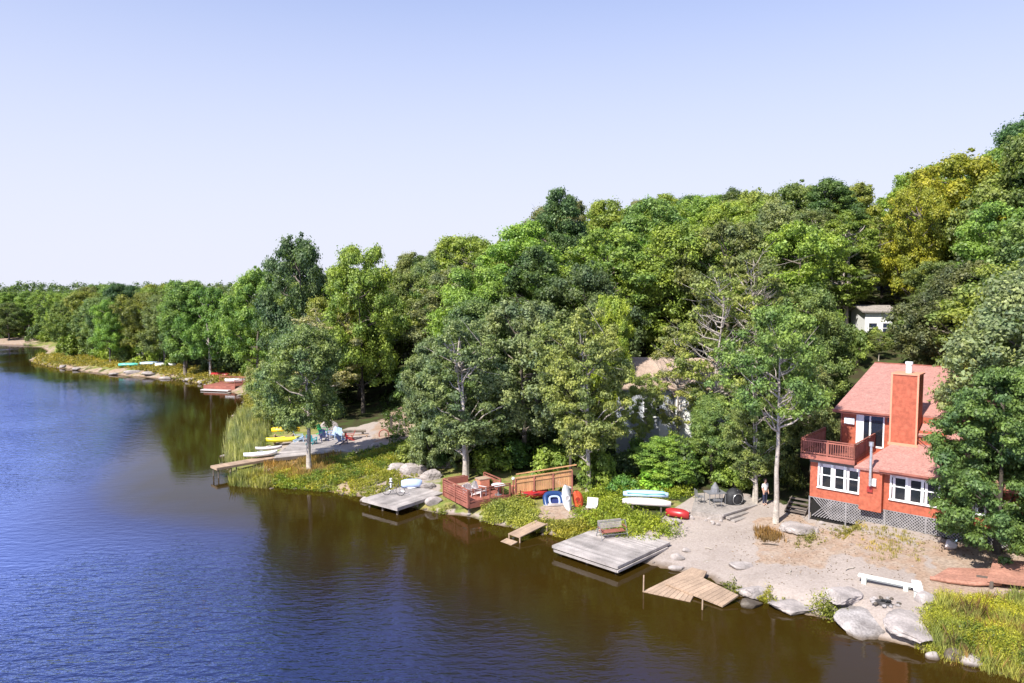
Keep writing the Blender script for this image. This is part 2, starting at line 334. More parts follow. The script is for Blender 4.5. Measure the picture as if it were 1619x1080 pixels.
# ---------------------------------------------------------------- the setting: ground and water
def axis_pts(segs):
    out = []
    for a, b, st in segs: out += list(np.arange(a, b, st))
    return np.array(out + [segs[-1][1]])
gx = axis_pts([(-2400, -400, 200), (-400, -120, 14), (-120, -40, 2), (-40, -12, .7), (-12, 32, .35), (32, 60, 1.2), (60, 180, 6), (180, 2400, 185)])
gy = axis_pts([(-70, 20, 6), (20, 60, .4), (60, 100, 1), (100, 260, 3), (260, 500, 20), (500, 2900, 300)])
XX, YY = np.meshgrid(gx, gy); ZZ = ground(XX, YY)
nx, ny = len(gx), len(gy)
I = np.arange(nx * ny).reshape(ny, nx)
F = np.stack([I[:-1, :-1], I[:-1, 1:], I[1:, 1:], I[1:, :-1]], -1).reshape(-1, 4)
gme = npmesh('ground', np.stack([XX, YY, ZZ], -1).reshape(-1, 3), F, 'earth', True)
cov = np.zeros((ny, nx, 4), np.float32); cov[..., 3] = 1
def wpoly(pp, z=.8): return [(at(a, b, z).x, at(a, b, z).y) for a, b in pp]
dS, bS = shore_d(XX, YY)
def paint(ch, pp, z=.8, val=1.0, clear=False):
    m = inpoly(wpoly(pp, z), XX, YY)
    if clear: cov[m, :3] = 0
    cov[..., ch][m] = val
shore_strip = (dS < 1.2) & (dS > -4) & (YY < 110); cov[..., 1][(dS > 0) & (dS < 9) & (YY > 46)] = .75; cov[..., 1][(dS > 0) & (dS < 5) & (YY <= 46)] = .8
cov[..., 0][(dS < .5)] = .6
far = (YY > 85) & (dS > 0) & (dS < 6); cov[..., 1][far] = .8; cov[..., 2][(YY > 85) & (dS < 2.5)] = .6
BEACH = [(960, 875), (1000, 845), (1040, 815), (1085, 790), (1105, 780), (1190, 785), (1240, 800), (1290, 812), (1480, 862), (1700, 905), (1700, 950), (1619, 950), (1480, 945), (1475, 985), (1440, 1015), (1390, 1012),
         (1330, 985), (1225, 955), (1165, 942), (1130, 925), (1062, 905)]
paint(0, BEACH, .9, 1.0)
paint(2, [(1190, 805), (1260, 800), (1290, 815), (1460, 862), (1470, 900), (1400, 890), (1320, 860), (1300, 880), (1200, 860)], 1.4, .75)
paint(2, [(1440, 890), (1700, 890), (1700, 950), (1480, 945)], 1.4, .9)
paint(2, [(840, 805), (935, 808), (940, 790), (860, 788)], 1.0, .9)
paint(0, [(430, 728), (600, 708), (650, 700), (660, 672), (600, 672), (540, 680), (440, 690)], 1.0, 1)
paint(2, [(590, 700), (700, 705), (710, 670), (640, 660), (590, 672)], 1.0, .8)
paint(2, [(500, 770), (620, 772), (640, 745), (560, 750)], .7, .55, False)
paint(0, [(560, 765), (690, 778), (700, 745), (620, 740)], .9, .7, False)
paint(2, [(400, 745), (480, 740), (480, 720), (400, 728)], .7, .7, False)
paint(2, [(0, 545), (60, 548), (60, 538), (0, 534)], .5, 1)
paint(2, [(1440, 850), (1700, 880), (1700, 930), (1500, 905)], 1.4, 1)  # clay tone painted in for the tree shade on this ground
ca = gme.color_attributes.new('cover', 'FLOAT_COLOR', 'POINT'); ca.data.foreach_set('color', cov.reshape(-1))
g = bpy.data.objects.new('ground', gme); COL.objects.link(g); g['kind'] = 'structure'

wx = axis_pts([(-2500, -300, 200), (-300, -100, 10), (-100, 60, 3), (60, 300, 20), (300, 2500, 200)]); wy = axis_pts([(-300, 0, 30), (0, 110, 3), (110, 300, 10), (300, 3000, 300)])
XW, YW = np.meshgrid(wx, wy); I = np.arange(len(wx) * len(wy)).reshape(len(wy), len(wx))
F = np.stack([I[:-1, :-1], I[:-1, 1:], I[1:, 1:], I[1:, :-1]], -1).reshape(-1, 4)
wme = npmesh('lake', np.stack([XW, YW, XW * 0], -1).reshape(-1, 3), F, 'water')
dw, _ = shore_d(XW, YW)
wind = ss((-dw - 5) / 17)
wc = np.ones(XW.shape + (4,), np.float32); wc[..., 0] = wind; wc[..., 1] = wind; wc[..., 2] = wind
ca = wme.color_attributes.new('wind', 'FLOAT_COLOR', 'POINT'); ca.data.foreach_set('color', wc.reshape(-1))
wt = bpy.data.objects.new('water', wme); COL.objects.link(wt); wt['kind'] = 'structure'

# ---------------------------------------------------------------- trees
def leaves(rs, centres, radii, per, size, flat=.75, outw=1.15, needle=False, up=.35):
    """many small leaf-spray faces gathered in clumps"""
    V = []
    tot = []
    for c, r, k in zip(centres, radii, per):
        n = max(3, int(k))
        d = rs.normal(size=(n, 3)); d /= np.linalg.norm(d, axis=1)[:, None]
        q = r * np.clip(np.abs(rs.normal(size=(n, 1))) * .42 + .38, 0, 1.55)
        p = c + d * q * np.array([1, 1, flat])
        nrm = d * outw + rs.normal(size=(n, 3)) * .55 + np.array([0, 0, up]); nrm /= np.linalg.norm(nrm, axis=1)[:, None]
        tot.append((p, nrm))
    P = np.concatenate([a for a, b in tot]); N = np.concatenate([b for a, b in tot]); n = len(P)
    t = np.cross(N, rs.normal(size=(n, 3))); t /= np.linalg.norm(t, axis=1)[:, None] + 1e-9
    b = np.cross(N, t)
    s = size * rs.uniform(.5, 1.3, (n, 1)); e = s * (rs.uniform(.12, .3, (n, 1)) if needle else rs.uniform(.42, .8, (n, 1)))
    V = np.stack([P - t * s, P - b * e + t * s * rs.uniform(-.3, .3, (n, 1)), P + t * s - N * s * .25, P + b * e + t * s * rs.uniform(-.3, .3, (n, 1))], 1).reshape(-1, 3)
    F = np.arange(n * 4).reshape(n, 4)
    return V, F
def limb_pts(rs, a, b, sag=.12, n=4):
    a = np.array(a, float); b = np.array(b, float); L = np.linalg.norm(b - a); out = []
    for i in range(n + 1):
        t = i / n; p = a + (b - a) * t; p[2] += math.sin(t * math.pi) * sag * L * -.5
        if 0 < i < n: p += rs.normal(size=3) * L * .035
        out.append(p)
    return out
def make_proto(seed, H, cr, cb, shape='round', nclump=150, leaf=.16, per=150, trunk_r=.2, bark='bark', sparse=0.0, dead=0, crad=(.55, 1.0), trunks=1, limbs_vis=24, leafm='leaf', flat=.72, straight=False):
    nclump = int(nclump * 1.2)
    """returns (crown mesh, trunk mesh, height, crown radius). H height, cr crown radius, cb height of crown base"""
    rs = np.random.RandomState(seed)
    tb = MB(); C = []; Rr = []
    tops = []
    for k in range(trunks):
        off = (rs.uniform(-.5, .5) * (trunks > 1), rs.uniform(-.5, .5) * (trunks > 1)); lean = rs.normal(size=2) * .03 * H * (1 + (trunks > 1)) * (0 if straight else 1)
        pts = []; rad = []
        for i in range(8):
            t = i / 7; pts.append((off[0] + lean[0] * t * t + rs.normal() * (.02 if straight else .05) * (i > 0), off[1] + lean[1] * t * t + rs.normal() * (.02 if straight else .05) * (i > 0), t * H * .86 - .4 * (i == 0)))
            rad.append(trunk_r * (1.25 if i == 0 else 1) * (1 - t * .88) / (1 if trunks == 1 else 1.25))
        tb.tube(pts, rad, 9); tops.append(pts)
    ch = H - cb
    lob = [(rs.uniform(0, 6.28), rs.uniform(.2, .9), rs.uniform(.12, .34)) for _ in range(7)]
    def prof(t):
        if shape == 'round': return math.sqrt(max(0, 1 - (2 * t - .86) ** 2 / 1.35)) if t < .98 else .25
        if shape == 'broad': return (max(0, 1 - t ** 2.6)) ** .5 * (.72 + .28 * min(1, t * 5))
        if shape == 'oval': return math.sin(math.pi * min(1, (t * .9 + .1))) ** .7
        if shape == 'cone': return (1 - t) * .95 + .05
        if shape == 'vase': return (.35 + .65 * min(1, t * 1.6)) * math.sqrt(max(0.02, 1 - max(0, t - .45) ** 2 / .31))
        return 1
    tries = 0
    while len(C) < nclump and tries < nclump * 20:
        tries += 1
        t = rs.uniform(0, 1); a = rs.uniform(0, 6.283); pr = prof(t)
        if rs.uniform() > pr + .12: continue
        m = 1 + sum(w * math.cos(a - la) * math.exp(-((t - lt) / .22) ** 2) for la, lt, w in lob)
        q = rs.uniform(.35 if rs.uniform() < .3 else .72, 1.0)
        r = cr * pr * m * q
        z = cb + t * ch
        if shape == 'cone': z -= r * .22
        C.append(np.array([r * math.cos(a), r * math.sin(a), z]))
        Rr.append(rs.uniform(*crad) * (1 - .35 * t * (shape == 'cone')))
    C = np.array(C); Rr = np.array(Rr)
    order = rs.permutation(len(C))
    # limbs run from the trunk out to the clumps
    for j, i in enumerate(order[:limbs_vis + dead]):
        c = C[i]; pts = tops[j % trunks]; zt = min(H * .8, max(cb * .75, c[2] - .35 * math.hypot(c[0], c[1]) - rs.uniform(.2, 1)))
        f = zt / (H * .86) * 7; k = int(min(6, f)); w = f - k; base = np.array(pts[k]) * (1 - w) + np.array(pts[k + 1]) * w
        L = limb_pts(rs, base, c * np.array([1, 1, 1]) + (np.array([c[0], c[1], 0]) * .06 if j >= limbs_vis else 0))
        r0 = trunk_r * (.34 if j < limbs_vis else .25)
        tb.tube(L, [r0 * (1 - .8 * q / 4) for q in range(5)], 5, False)
        if j >= limbs_vis or j < limbs_vis * .5:
            for _ in range(3):
                q = np.array(L[rs.randint(2, 4)]); e = q + rs.normal(size=3) * np.array([.8, .8, .5]) + np.array([c[0], c[1], 0]) * .12 + np.array([0, 0, .5])
                tb.tube([q, (q + e) / 2 + rs.normal(size=3) * .06, e], [r0 * .35, r0 * .25, r0 * .08], 4, False)
    keep = np.ones(len(C), bool)
    if dead: keep[order[limbs_vis:limbs_vis + dead]] = False
    if sparse: keep &= rs.uniform(size=len(C)) > sparse
    C = C[keep]; Rr = Rr[keep]
    nf = len(C) // 3      # loose sprays between the clumps make the outline feathery
    jj = rs.randint(0, len(C), nf); C = np.concatenate([C, C[jj] + np.clip(rs.normal(size=(nf, 3)), -1.3, 1.3) * np.mean(Rr) * np.array([.8, .8, .55])]); Rr = np.concatenate([Rr, Rr[jj] * rs.uniform(.35, .7, nf)])
    V, F = leaves(rs, C, Rr, per * 1.75 * (Rr / np.mean(crad)) ** 2, leaf * .76, flat, needle=(leafm == 'needle'))
    cme = npmesh('crown', V, F, leafm); me = bpy.data.meshes.new('trunk'); me.from_pydata(tb.v, [], tb.f); me.materials.append(M[bark])
    me.polygons.foreach_set('use_smooth', [True] * len(me.polygons)); me.update()
    return cme, me, H, cr
P = {}
P['maple'] = [make_proto(11, 12, 4.2, 3.0, 'round', 190, .15, 170, .24, crad=(0.43, 0.88)), make_proto(12, 13, 4.0, 3.2, 'broad', 190, .15, 170, .24, crad=(0.43, 0.84))]
P['pointmaple'] = [make_proto(13, 12, 3.8, 3.7, 'round', 200, .14, 170, .26, 'bark_pale', crad=(0.40, 0.80))]
P['oak'] = [make_proto(21, 14, 4.8, 3.5, 'broad', 150, .17, 230, .28, crad=(0.58, 1.12)), make_proto(22, 15, 4.4, 3.0, 'vase', 150, .17, 230, .28, crad=(0.58, 1.08)), make_proto(23, 14, 4.6, 2.8, 'round', 160, .17, 220, .26, crad=(0.50, 1.12))]
P['tall'] = [make_proto(31, 17, 3.8, 3.5, 'oval', 170, .17, 190, .26, crad=(0.50, 0.96)), make_proto(32, 16, 4.0, 3.0, 'oval', 180, .16, 180, .25, crad=(0.43, 0.96))]
P['birch'] = [make_proto(41, 12, 3.3, 2.6, 'oval', 150, .13, 120, .25, 'bark_pale', .05, 1, (.38, .72), 2, 34, flat=.55), make_proto(42, 12, 3.6, 4.5, 'vase', 120, .13, 130, .16, 'bark_pale', .1, 4, (.38, .75), 1, 36, flat=.5)]
P['bare'] = [make_proto(51, 13, 3.0, 3.5, 'oval', 120, .13, 90, .16, 'bark_pale', .35, 26, (.35, .7), 1, 40, flat=.5)]
P['conifer'] = [make_proto(61, 15, 3.0, 1.5, 'cone', 190, .22, 110, .2, 'bark_dark', crad=(0.32, 0.64), leafm='needle', flat=.3)]
P['pine'] = [make_proto(71, 15, 3.0, 3.5, 'oval', 140, .24, 130, .22, 'bark_dark', crad=(0.36, 0.76), leafm='needle', flat=.45)]
P['polebirch'] = [make_proto(81, 13, 3.7, 6.8, 'broad', 110, .13, 150, .2, 'bark_pale', .22, 3, (.42, .8), 1, 34, flat=.6, straight=True)]
P['lowmaple'] = [make_proto(91, 10, 4.0, .6, 'broad', 260, .125, 210, .2, 'bark_dark', crad=(0.36, 0.76), limbs_vis=14, flat=.5)]
KC = dict(pointmaple='maple', maple='maple', oak='oak', tall='ash tree', birch='birch tree', bare='half bare tree', conifer='hemlock', pine='pine', polebirch='birch tree', lowmaple='low branching maple')
NAMES = dict(pointmaple='maple_tree', maple='maple_tree', oak='oak_tree', tall='ash_tree', birch='birch_tree', bare='withered_tree', conifer='hemlock_tree', pine='pine_tree', polebirch='birch_tree', lowmaple='maple_tree')
def put_tree(kind, x, y, height, width, col, label, group=None, var=0, rz=None, z=None, bark=None):
    cm, tm, H, cr = P[kind][var % len(P[kind])]
    z = gz(x, y) if z is None else z
    t = thing(NAMES[kind], label, 'tree', (x, y, z - .1), random.uniform(0, 6.28) if rz is None else rz, group)
    t.scale = (width / (2.2 * cr), width / (2.2 * cr), height / H)
    tr = bpy.data.objects.new('trunk', tm); COL.objects.link(tr); tr.parent = t
    c = bpy.data.objects.new('crown', cm); COL.objects.link(c); c.parent = t; c.color = (*col, 1)
    if bark:
        tr.material_slots[0].link = 'OBJECT'; tr.material_slots[0].material = M[bark]
    return t
def tree_px(kind, px, Y, top, wpx, col, label, **k):
    """a tree whose base stands at depth Y under pixel column px, reaching up to pixel row top"""
    x = atY(px, Y); z = gz(x, Y)
    zt = CAMH + (455 - top) / FPX * Y
    return put_tree(kind, x, Y, max(2.5, zt - z), wpx / FPX * Y, col, label, **k)
G_DARK = (.048, .076, .028); G_MID = (.076, .112, .034); G_BR = (.105, .152, .032); G_YEL = (.098, .132, .026); G_GREY = (.085, .115, .052); G_OLIVE = (.080, .118, .024); G_LIME = (.11, .19, .03); G_GOLD = (.132, .142, .018)
HAND = [
 ('pointmaple', 484, 57.5, 515, 132, (.085, .120, .045), 'rounded grey green maple standing on the grassy point beside the wooden sun deck', dict(var=0)),
 ('bare', 500, 75, 484, 135, (.135, .14, .075), 'withered tree with a bare snapped top behind the maple on the grassy point', {}),
 ('oak', 428, 73, 572, 75, (.12, .15, .06), 'pale shrubby oak rising behind the reeds at the bend of the shore', dict(var=2)),
 ('birch', 735, 53.5, 500, 165, (.080, .112, .052), 'twin trunked grey green tree rising just behind the red deck', dict(var=0)),
 ('lowmaple', 682, 56, 535, 120, (.080, .110, .052), 'grey green maple hanging down over the rocks behind the bicycle dock', dict(rz=2)),
 ('oak', 770, 62, 470, 150, (.060, .095, .036), 'grey green oak with one reddish branch behind the twin trunked tree', dict(var=1)),
 ('birch', 905, 51.5, 500, 150, (.108, .138, .045), 'yellow green tree with a dark trunk at the top end of the amber fence', dict(var=1, bark='bark_dark')),
 ('birch', 932, 50.5, 480, 150, (.115, .142, .048), 'light green birch with a pair of pale trunks beside the upright kayaks', dict(var=0)),
('birch', 1392, 68, 525, 40, (.10, .13, .045), 'slim sapling growing in front of the white cabin', dict(var=1)),
 ('birch', 1022, 54.5, 590, 75, (.11, .14, .045), 'small pale green sapling in front of the grey house wall', dict(var=1)),
 ('maple', 965, 60, 468, 85, (.14, .19, .03), 'bright yellow green young maple left of the grey lakeside house', dict(var=0)),
 ('bare', 1130, 54, 415, 150, (.105, .135, .040), 'half bare tree with long pale limbs right of the grey house', dict(rz=.6)),
 ('bare', 1075, 56, 500, 110, (.12, .14, .05), 'thin half bare tree leaning in front of the grey house roof', dict(rz=2.6)),
 ('bare', 1200, 60, 380, 150, (.09, .115, .04), 'tall pale limbed tree with gaps in its crown above the pole trunked birch', dict(rz=4)),
 ('birch', 1200, 47, 585, 110, (.085, .115, .04), 'slim tree beside the standing person at the back of the beach', dict(var=0)),
 ('polebirch', 1235, 43.2, 482, 190, (.080, .128, .036), 'tall birch with a long bare pole trunk standing on the open beach', dict(rz=1.0)),
 ('maple', 1060, 50.5, 690, 110, (.10, .165, .035), 'low bright green maple spreading behind the stacked canoes', dict(var=1)),
 ('oak', 1130, 52, 625, 100, (.085, .13, .04), 'small mid green oak behind the stone patio', dict(var=0)),
 ('oak', 1285, 58, 455, 140, (.075, .11, .035), 'dense oak pressed against the back left of the red house', dict(var=0)),
 ('maple', 1290, 50.5, 575, 90, (.09, .115, .045), 'small maple reaching over the balcony of the red house', dict(var=1)),
 ('oak', 1628, 42, 425, 280, (.105, .135, .068), 'big pale grey green oak at the right edge beside the red house', dict(var=0, rz=2)),
 ('lowmaple', 1596, 36.6, 585, 228, (.055, .095, .030), 'low branching dark maple hiding the right end of the red house', dict(rz=.4)),
 ('lowmaple', 1680, 36.5, 560, 240, (.055, .095, .030), 'low branching maple cut off by the right edge of the picture', dict(rz=2.4)),
 ('conifer', 1392, 86, 345, 95, (.085, .10, .035), 'brownish green hemlock with tiered boughs above the white cabin', {}),
 ('oak', 1520, 80, 250, 190, G_GOLD, 'large yellow topped oak near the crest at the far right of the wood', dict(var=0)),
 ('maple', 1440, 78, 300, 110, (.13, .145, .02), 'olive yellow maple just left of the large yellow topped oak', dict(var=0)),
 ('maple', 1570, 62, 320, 160, (.085, .145, .034), 'bright green maple below the large yellow topped oak', dict(var=1)),
 ('oak', 1612, 96, 195, 170, (.035, .075, .025), 'tall dark oak on the highest point of the skyline at the right edge', {}),
 ('oak', 474, 86, 380, 130, (.045, .075, .032), 'dark oak standing above the skyline behind the grassy point', {}),
 ('tall', 888, 84, 302, 110, (.045, .080, .032), 'dark ash poking above the ridge left of the yellow topped maple', {}),
 ('maple', 960, 92, 318, 130, G_YEL, 'yellow topped maple on the ridge right of the dark ash', dict(var=1)),
 ('maple', 1000, 78, 375, 130, (.08, .16, .026), 'vivid green maple on the slope above the grey house', dict(var=0)),
 ('oak', 572, 78, 395, 130, (.10, .145, .030), 'oak with a dark trunk on the shaded lawn behind the sun deck', dict(var=2, bark='bark_dark')),
 ('tall', 850, 70, 390, 125, (.045, .075, .026), 'tall dark ash in the middle of the slope behind the red deck', dict(var=0)),
 ('conifer', 1290, 74, 340, 110, (.07, .09, .03), 'tall olive hemlock on the slope behind the pole trunked birch', {}),
 ('oak', 290, 119, 442, 95, (.07, .12, .03), 'broad oak left of the twin trunk maple by the far red jetty', dict(var=1)),
 ('oak', 405, 107, 428, 105, (.09, .15, .035), 'light green oak right of the red brown house', dict(var=0)),
 ('maple', 330, 116, 455, 85, (.07, .13, .03), 'twin trunk maple on the far lawn beside the red brown house', dict(var=0, bark='bark_pale')),
 ('oak', 195, 150, 447, 60, (.03, .06, .026), 'darkest oak of the far shore standing above its neighbours', dict(var=1)),
]
occupied = []
for kind, px, Y, top, w, col, lab, kw in HAND:
    tree_px(kind, px, Y, top, w, col, lab, **kw); occupied.append((atY(px, Y), Y))
rs = random.Random(99)
KEEP_OUT = [(17, 32, 38, 62), (8, 19, 56, 70), (42, 49, 74, 84), (-58, -44, 126, 140)]      # houses
CLEAR = [wpoly([(425, 735), (700, 715), (700, 650), (560, 640), (430, 690)], 1.0), wpoly([(560, 650), (650, 650), (655, 610), (590, 610)], 1.5), wpoly(BEACH, .9)]
cand = []
for _ in range(26000):
    Y = rs.uniform(46, 235); X = rs.uniform(-.86 * Y - 4, .86 * Y + 3) if Y > 100 else rs.uniform(-.74 * Y, .80 * Y)
    cand.append((X, Y))
cx = np.array([c[0] for c in cand]); cy = np.array([c[1] for c in cand]); cdist, _b = shore_d(cx, cy)
forest = []
for (X, Y), d in zip(cand, cdist):
    lo = 9.5 if Y < 70 else (8 if Y < 85 else 5.0)
    hi = 75 if Y < 130 else 34
    if X < -35: hi = 26 if Y < 150 else 30
    if d < lo or d > hi or (Y > 130 and X > -30): continue
    px = 809.5 + FPX * X / Y
    if px < -120 or px > 1720 or (1318 < px < 1447 and 52 < Y < 78): continue
    if any(a < X < b and c < Y < e for a, b, c, e in KEEP_OUT): continue
    if any(inpoly(p, np.array([X]), np.array([Y]))[0] for p in CLEAR): continue
    sp = 4.4 + Y * .012
    if any((X - a) ** 2 + (Y - b) ** 2 < sp * sp for a, b in occupied): continue
    occupied.append((X, Y)); forest.append((X, Y, d))
ZONE = [(0, 'at the far left edge'), (70, 'on the far left shore'), (240, 'by the far red jetty'), (400, 'behind the grassy point'), (600, 'behind the bicycle dock'), (800, 'above the red deck'), (960, 'above the grey house'), (1150, 'behind the pole birch'), (1320, 'behind the red house'), (1480, 'on the right hand slope'), (9999, '')]
SKYLINE = [(0, 452), (60, 452), (120, 450), (190, 445), (290, 436), (330, 445), (400, 430), (440, 398), (500, 392), (560, 394), (620, 385), (700, 372), (800, 357), (850, 332), (900, 318), (960, 322), (1040, 307), (1130, 294), (1200, 291), (1300, 282), (1400, 275), (1480, 262), (1560, 240), (1619, 212), (1800, 180)]   # heights the wood reaches
items = []
for X, Y, d in forest:
    kind = rs.choices(['maple', 'oak', 'tall', 'conifer', 'birch', 'pine'], [4, 4, 3.5, .1, .9, 0])[0]
    h = rs.uniform(12, 17) if Y < 130 else rs.uniform(12, 15.5)
    if d < 14 and Y < 85: h = rs.uniform(9, 13)
    sk = float(np.interp(809.5 + FPX * X / Y, [r_[0] for r_ in SKYLINE], [r_[1] for r_ in SKYLINE]))
    top = sk + rs.uniform(2, 30)
    if 1425 < 809.5 + FPX * X / Y < 1610 and Y < 79: top = max(top, rs.uniform(395, 440))
    h = max(7.0, min(h, CAMH + (455 - top) / FPX * Y - gz(X, Y)))
    if d > 55: h = max(h, min(19, CAMH + (455 - top) / FPX * Y - gz(X, Y)))
    col, tone = rs.choices([(G_DARK, 'dark green'), (G_MID, 'mid green'), (G_BR, 'bright green'), (G_OLIVE, 'olive green'), (G_GREY, 'grey green'), (G_YEL, 'yellow green')], [3, 5, 4, 2.6, 1.8, .7])[0]
    if Y > 130: col = tuple(c * .8 + g * .2 for c, g in zip(col, G_MID))
    col = tuple(c * rs.uniform(.88, 1.15) for c in col)
    px = 809.5 + FPX * X / Y
    zi = max(i for i, z in enumerate(ZONE[:-1]) if px >= z[0] or i == 0)
    row = 'front row' if d < 22 else ('middle' if d < 42 else 'back')
    items.append([zi, row, tone, kind, px, X, Y, h, col])
ORD = ['leftmost', 'second from left', 'third from left', 'fourth from left', 'fifth from left', 'sixth from left', 'seventh from left', 'eighth from left', 'ninth from left']
items.sort(key=lambda i: (i[0], i[1], i[2], KC[i[3]], i[4]))
cnt = {}
for it in items: k = (it[0], it[1], it[2], KC[it[3]]); cnt[k] = cnt.get(k, 0) + 1
seen = {}
for zi, row, tone, kind, px, X, Y, h, col in items:
    k = (zi, row, tone, KC[kind]); q = seen.get(k, 0); seen[k] = q + 1
    rt = {'front row': 'at the wood front', 'middle': 'mid wood', 'back': 'at the wood back'}[row]
    lab = f'{tone} {KC[kind]} {rt} {ZONE[zi][1]}' + (f', {ORD[q]}' if cnt[k] > 1 else '')
    w = h * rs.uniform(.62, .80) if kind not in ('tall', 'conifer', 'pine') else h * rs.uniform(.48, .6)
    put_tree(kind, X, Y, h, w, col, lab, 'trees of the lakeside wood', var=rs.randint(0, 2), rz=rs.uniform(0, 6.28))
print('TREES', len(forest) + len(HAND))

# ---------------------------------------------------------------- understorey shrubs
def make_bush(seed, r, h, nclump, leaf, per, flat=.8, needle=False, m='leaf'):
    q = np.random.RandomState(seed); C = []; Rr = []
    for _ in range(nclump):
        a = q.uniform(0, 6.28); t = q.uniform(0, 1); k = r * math.sqrt(q.uniform(0, 1)) * (1 - .45 * t)
        C.append(np.array([k * math.cos(a), k * math.sin(a), h * (.12 + .8 * t)])); Rr.append(q.uniform(.18, .38) * r)
    V, F_ = leaves(q, np.array(C), np.array(Rr), np.full(nclump, per), leaf, flat, needle=needle)
    st = MB()
    for c in C[:7]: st.tube([(c[0] * .1, c[1] * .1, -.1), tuple(c * .55), tuple(c)], [.035 * r, .025 * r, .01 * r], 5, False)
    me = bpy.data.meshes.new('stem'); me.from_pydata(st.v, [], st.f); me.materials.append(M['bark_dark']); me.update()
    return npmesh('foliage', V, F_, m), me
B = [make_bush(201, 1.3, 1.7, 34, .10, 130), make_bush(202, 1.1, 2.2, 34, .10, 130), make_bush(203, 1.5, 1.2, 36, .09, 130)]
TUFT = make_bush(204, .5, .5, 16, .09, 46, needle=True, m='weed')
def put_bush(x, y, w, h, col, label, group=None, var=0, name='leafy_shrub', cat='shrub'):
    f, st = B[var % 3]; t = thing(name, label, cat, (x, y, gz(x, y) - .05), random.uniform(0, 6.28), group)
    t.scale = (w / 3.0, w / 3.0, h / 2.0)
    a = bpy.data.objects.new('foliage', f); COL.objects.link(a); a.parent = t; a.color = (*col, 1)
    b = bpy.data.objects.new('stem', st); COL.objects.link(b); b.parent = t
def bush_px(px, py, wpx, hpx, col, label, var=0, **k):
    p = gpt(px, py); s = p.y / FPX; put_bush(p.x, p.y, wpx * s, hpx * s, col, label, var=var, **k)
for i, a in enumerate([
 (1040, 775, 75, 48, (.10, .20, .03), 'bright green shrub directly behind the light blue canoe'), (1085, 770, 60, 55, (.07, .14, .03), 'mid green shrub right of the light blue canoe'),
 (985, 782, 60, 45, (.06, .13, .03), 'dark green shrub left of the light blue canoe'), (1010, 745, 70, 60, (.055, .10, .025), 'dense dark shrub below the wall of the grey house'),
 (960, 770, 40, 55, (.13, .19, .04), 'yellow green shrub beside the pale double trunk'), (1110, 745, 60, 80, (.08, .12, .03), 'tall shrub behind the patio table'),
 (1178, 755, 50, 60, (.07, .09, .03), 'olive shrub behind the black covered grill'), (820, 740, 70, 45, (.04, .085, .022), 'dark shrub behind the amber fence, its left one'), (870, 728, 70, 40, (.09, .15, .03), 'light green shrub along the top of the amber fence'),
 (650, 730, 60, 40, (.09, .12, .035), 'shrub growing from the pale rocks behind the bicycle dock'), (700, 738, 50, 50, (.045, .085, .025), 'dark shrub touching the left corner of the red deck'), (780, 735, 60, 50, (.035, .07, .02), 'dark shrub right behind the red deck'),
 (430, 655, 60, 60, (.15, .18, .05), 'pale yellow green shrub above the reeds'), (405, 625, 50, 45, (.12, .14, .06), 'grey green shrub hanging over the bend of the shore'), (460, 640, 60, 70, (.09, .12, .045), 'shrub between the yellow kayaks and the wood'),
 (1250, 770, 50, 60, (.06, .08, .025), 'shadowed shrub between the pole trunk and the red house'), (640, 640, 60, 60, (.05, .09, .03), 'shadowed shrub at the right of the shaded lawn'), (1232, 745, 60, 80, (.04, .06, .02), 'tall dark shrub behind the standing person'),
 (1385, 575, 50, 40, (.11, .15, .04), 'light green shrub below the white cabin'), (1350, 585, 60, 60, (.08, .12, .035), 'mid green shrub left below the white cabin'), (1425, 580, 60, 70, (.07, .11, .03), 'darker shrub right below the white cabin')]):
    bush_px(*a, var=i)
rb = random.Random(5); nb = []
for _ in range(9000):
    Y = rb.uniform(50, 215); X = rb.uniform(-.73 * Y, .7 * Y); d = float(shore_d(np.array([X]), np.array([Y]))[0][0])
    lo = 7.5 if Y < 90 else 5.5
    if not (lo < d < lo + 7): continue
    if any(a - 1 < X < b + 1 and c - 2 < Y < e for a, b, c, e in KEEP_OUT) or any(inpoly(p, np.array([X]), np.array([Y]))[0] for p in CLEAR): continue
    if any((X - a) ** 2 + (Y - b) ** 2 < 10 for a, b in nb): continue
    nb.append((X, Y))
    if len(nb) >= 110: break
nb.sort(key=lambda q: q[0] / q[1])
for i, (X, Y) in enumerate(nb):
    px = 809.5 + FPX * X / Y; zi = max(i2 for i2, z in enumerate(ZONE[:-1]) if px >= z[0] or i2 == 0)
    put_bush(X, Y, rb.uniform(2.8, 4.6) * (1 + (Y > 90) * .4), rb.uniform(2, 3.6) * (1 + (Y > 90) * .5), rb.choice([G_DARK, G_MID, G_OLIVE, G_BR]), f'low shrub under the trees {ZONE[zi][1]}', 'shrubs under the wood edge ' + ZONE[zi][1], i)

